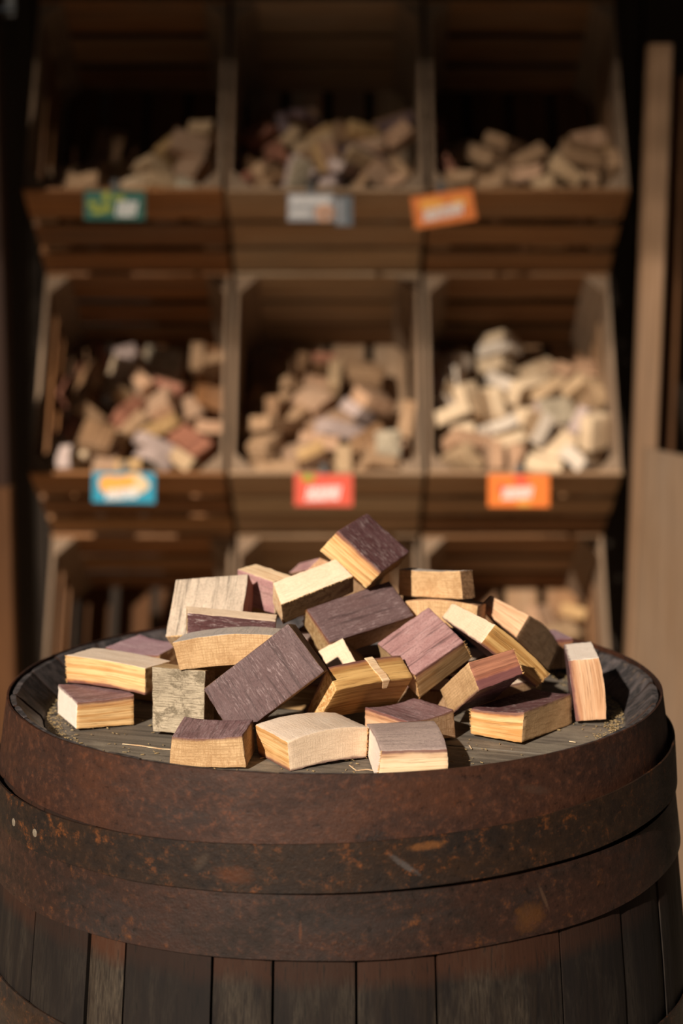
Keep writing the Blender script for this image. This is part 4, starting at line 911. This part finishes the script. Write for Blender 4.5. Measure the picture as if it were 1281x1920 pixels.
# ------------------------------------------------------------------ the pile of stave offcuts on the barrel head
B = {  # name: grain axis, looks, stain face, bulges, label
 'b1': (1, dict(T='skin_wine', side='side_gold', end='end_pale'), 'T', (('T', -.001, 1),), 'leftmost block at the front, purple top, pale end and golden side'),
 'b2': (0, dict(T='skin_tan', side='side_gold', end='side_tan'), 'B', (('T', .0012, 0), ('B', -.002, 0)), 'long golden block with pale top and pink lower edge, lying on the leftmost block'),
 'b3': (0, dict(T='end_weave', side='side_brown', end='side_brown', v0='side_tan', v1='side_tan'), None, (), 'square grey-tan block standing on edge with cross-hatched face at left'),
 'b4': (0, dict(T='skin_mauve', side='side_tan', end='end_tan'), 'T', (('T', -.003, 0), ('B', -.003, 0)), 'mauve-topped dished block at the back left behind the long golden block'),
 'b5': (1, dict(T='skin_grey', v0='end_tan', side='side_tan', end='end_tan'), None, (('T', .0045, 0), ('B', -.001, 0)), 'arched tan block with a whitish curved top resting on the upright square block'),
 'b6': (0, dict(T='skin_plum', side='side_brown', end='side_brown'), None, (), 'large dark plum-grey slab leaning diagonally at centre left'),
 'b7': (1, dict(T='skin_wine', v0='end_tan', side='end_brown', end='end_tan'), 'T', (('T', -.0022, 0), ('B', .0005, 0)), 'front left block with mauve-purple dished top and sawn tan face'),
 'b8': (0, dict(T='skin_tan', u1='end_cream', v0='side_gold', side='side_cream', end='end_cream'), 'B', (('T', .004, 1), ('B', -.002, 1)), 'cream block at front centre with domed pale top and purple lower edge'),
 'b9': (0, dict(T='skin_ash', v0='side_cream', u0='end_pale', side='side_cream', end='end_pale'), 'T', (('T', .003, 1),), 'front block right of centre with grey-brown top and peach front'),
 'b10': (0, dict(T='skin_wine', side='side_peach', u1='end_brown', end='end_tan'), 'T', (('T', -.0025, 1), ('B', -.0025, 1)), 'low block with plum top tucked behind the front right block'),
 'b11': (0, dict(T='skin_purple', v0='side_gold', u1='end_tan', side='side_gold', end='end_brown'), 'T', (('T', -.0016, 0),), 'low block at the right with dark purple top and bright ragged front'),
 'b12': (1, dict(T='skin_purple', u0='side_peach', v0='end_pale', side='side_peach', end='end_cream'), 'T', (('B', .002, 1),), 'peach block standing upright at the far right of the pile'),
 'b13': (0, dict(T='side_red', u0='end_tan', v1='skin_purple', side='side_brown', end='end_tan'), 'v1', (), 'tilted reddish block with a tan sawn end right of centre'),
 'b14': (0, dict(T='skin_pink', v1='side_tan', u0='end_tan', side='side_tan', end='end_tan'), 'T', (), 'pink-purple block with dark grain lines, tilted at the centre right'),
 'b15': (0, dict(T='side_yellow', u0='end_cream', v1='skin_purple', side='side_yellow', end='end_cream'), 'v1', (('v0', .002, 0),), 'long yellow block sloping down to the right'),
 'b16': (2, dict(T='end_brown', u0='side_peach', side='side_peach', end='end_brown'), None, (('v0', .004, 0),), 'thick block at upper right with light top and brown cross-cut end'),
 'b17': (2, dict(T='end_cream', u1='side_brown', side='side_brown', end='end_cream'), None, (), 'small wedge-like cream block peeping out behind the splintered golden block'),
 'b18': (0, dict(T='side_yellow', u0='side_gold', v0='side_yellow', side='side_tan', end='side_gold'), 'v1', (('B', -.004, 0), ('T', .002, 0)), 'golden brown block in the centre with a pale splinter across it'),
 'b19': (0, dict(T='skin_plum', u0='side_tan', v1='end_brown', side='side_tan', end='side_yellow'), 'T', (), 'wide dark plum-topped block in the upper middle'),
 'b20': (1, dict(T='skin_purple', u0='side_gold', v1='end_dark', side='side_gold', end='end_brown'), 'T', (), 'topmost block, tilted, dark purple face and golden side'),
 'b21': (0, dict(T='end_cream', v1='end_dark', u0='side_cream', side='end_dark', end='side_cream'), None, (), 'bright cream-topped block with dark sawn front left of the topmost block'),  # shadow on the sawn front is put into its dark colour
 'b22': (0, dict(T='side_cream', v0='skin_rose', side='skin_rose', end='side_cream'), None, (), 'block with cream top and rose-pink face at the upper left'),
 'b23': (1, dict(T='skin_fibre', u1='side_red', side='side_cream', end='side_cream'), None, (), 'large grey-tan fibrous slab leaning back at the upper left'),
 'b24': (0, dict(T='skin_purple', v0='end_cream', side='side_cream', end='side_tan'), None, (), 'narrow block with dark purple face and cream top edge above the arched block'),
 'b25': (0, dict(T='end_tan', u1='side_brown', side='skin_grey', end='side_brown'), None, (('v0', -.0012, 0),), 'tan cross-cut block with a dark right side at the upper right'),
 'b26': (2, dict(T='end_tan', side='side_peach', end='end_tan'), None, (('v0', .003, 0),), 'orange-tan curved block under the upper right block'),
 'b27': (0, dict(T='skin_rose', side='side_peach', end='side_peach'), None, (), 'thin pink block at the back just left of the topmost block'),
 'b28': (2, dict(T='skin_mauve', side='side_brown', end='skin_mauve'), 'T', (), 'grey-mauve topped block at the back right behind the upright peach block'),
}
# frayed saw edges: corner a, corner b, and the edge on the far side
FR = {'b11': [(0, 4, (1, 5))], 'b14': [(2, 6, (3, 7)), (3, 7, (2, 6))], 'b13': [(1, 2, (0, 3)), (2, 6, (3, 7))], 'b8': [(2, 6, (3, 7))], 'b9': [(0, 4, (1, 5))],
      'b21': [(3, 2, (0, 1))], 'b23': [(3, 2, (0, 1))], 'b15': [(1, 2, (0, 3))], 'b2': [(0, 4, (1, 5))], 'b19': [(0, 4, (1, 5))]}
hid_cycle = ['skin_purple', 'skin_ash', 'skin_tan', 'skin_plum']
for i, (n_, (loc, q, cs)) in enumerate(BLK.items()):
    pts = [Vector(cs[j*3:j*3+3])/1e4 for j in range(8)]
    if n_ in B:
        g, looks, stn, bul, lb = B[n_]
        me = hexa(pts, n=14, r=.0008, grain=g, looks=looks, stain=stn, bulge=bul, rough=.00022, seed=i+1)
        o = link('wood_block', me, None, None, loc=loc, quat=Quaternion(q)); tag(o, lb, 'wood block')
        for ei, (ia, ib, other) in enumerate(FR.get(n_, [])):
            fray(o, pts[ia], pts[ib], (pts[ia]+pts[ib])/2-(pts[other[0]]+pts[other[1]])/2, pts[ia]-sum(pts, Vector())/8, i*10+ei)
        if n_ == 'b18':
            T0, T1, T2, T3 = pts[:4]; B0, B1 = pts[4], pts[5]
            a = T3.lerp(T2, .50); b = T3.lerp(T2, .60); c = T0.lerp(T1, .58); d = T0.lerp(T1, .67)
            up = ((T0+T1+T2+T3-B0-B1-pts[6]-pts[7]).normalized())
            fr = (T0-T3).normalized()
            bm = bmesh.new(); rows = []
            for k in range(9):
                f = -.03+1.05*k/8
                p = a.lerp(c, f)+up*(.0019+.0006*math.sin(k*1.3)); r_ = b.lerp(d, f)+up*(.0019+.0006*math.sin(k*1.3))
                rows.append((bm.verts.new(p), bm.verts.new(r_), bm.verts.new(r_+up*.0012), bm.verts.new(p+up*.0012)))
            p = c.lerp(d, .5)+fr*.0022-up*.004; e = (d-c)*.3
            rows.append((bm.verts.new(p-e), bm.verts.new(p+e), bm.verts.new(p+e+fr*.001), bm.verts.new(p-e+fr*.001)))
            for r0, r1 in zip(rows, rows[1:]):
                for k in range(4): bm.faces.new((r0[k], r1[k], r1[(k+1) % 4], r0[(k+1) % 4]))
            bm.faces.new(rows[0]); bm.faces.new(rows[-1]); bmesh.ops.recalc_face_normals(bm, faces=bm.faces)
            ms = bpy.data.meshes.new('splinter'); bm.to_mesh(ms); bm.free(); set_gc(ms, [v.co for v in ms.vertices])
            s_ = link('splinter', ms, M['side_cream'], o); s_['label'] = 'pale raised splinter'
    else:
        looks = dict(T=hid_cycle[i % 4], side='side_tan', end='end_brown')
        me = hexa(pts, n=4, r=.0009, grain=i % 2, looks=looks, stain='T', rough=.0002, seed=i+1)
        o = link('wood_block', me, None, None, loc=loc, quat=Quaternion(q)); tag(o, 'offcut buried in the shadowed inside of the pile on the barrel', 'wood block', 'blocks buried inside the pile')
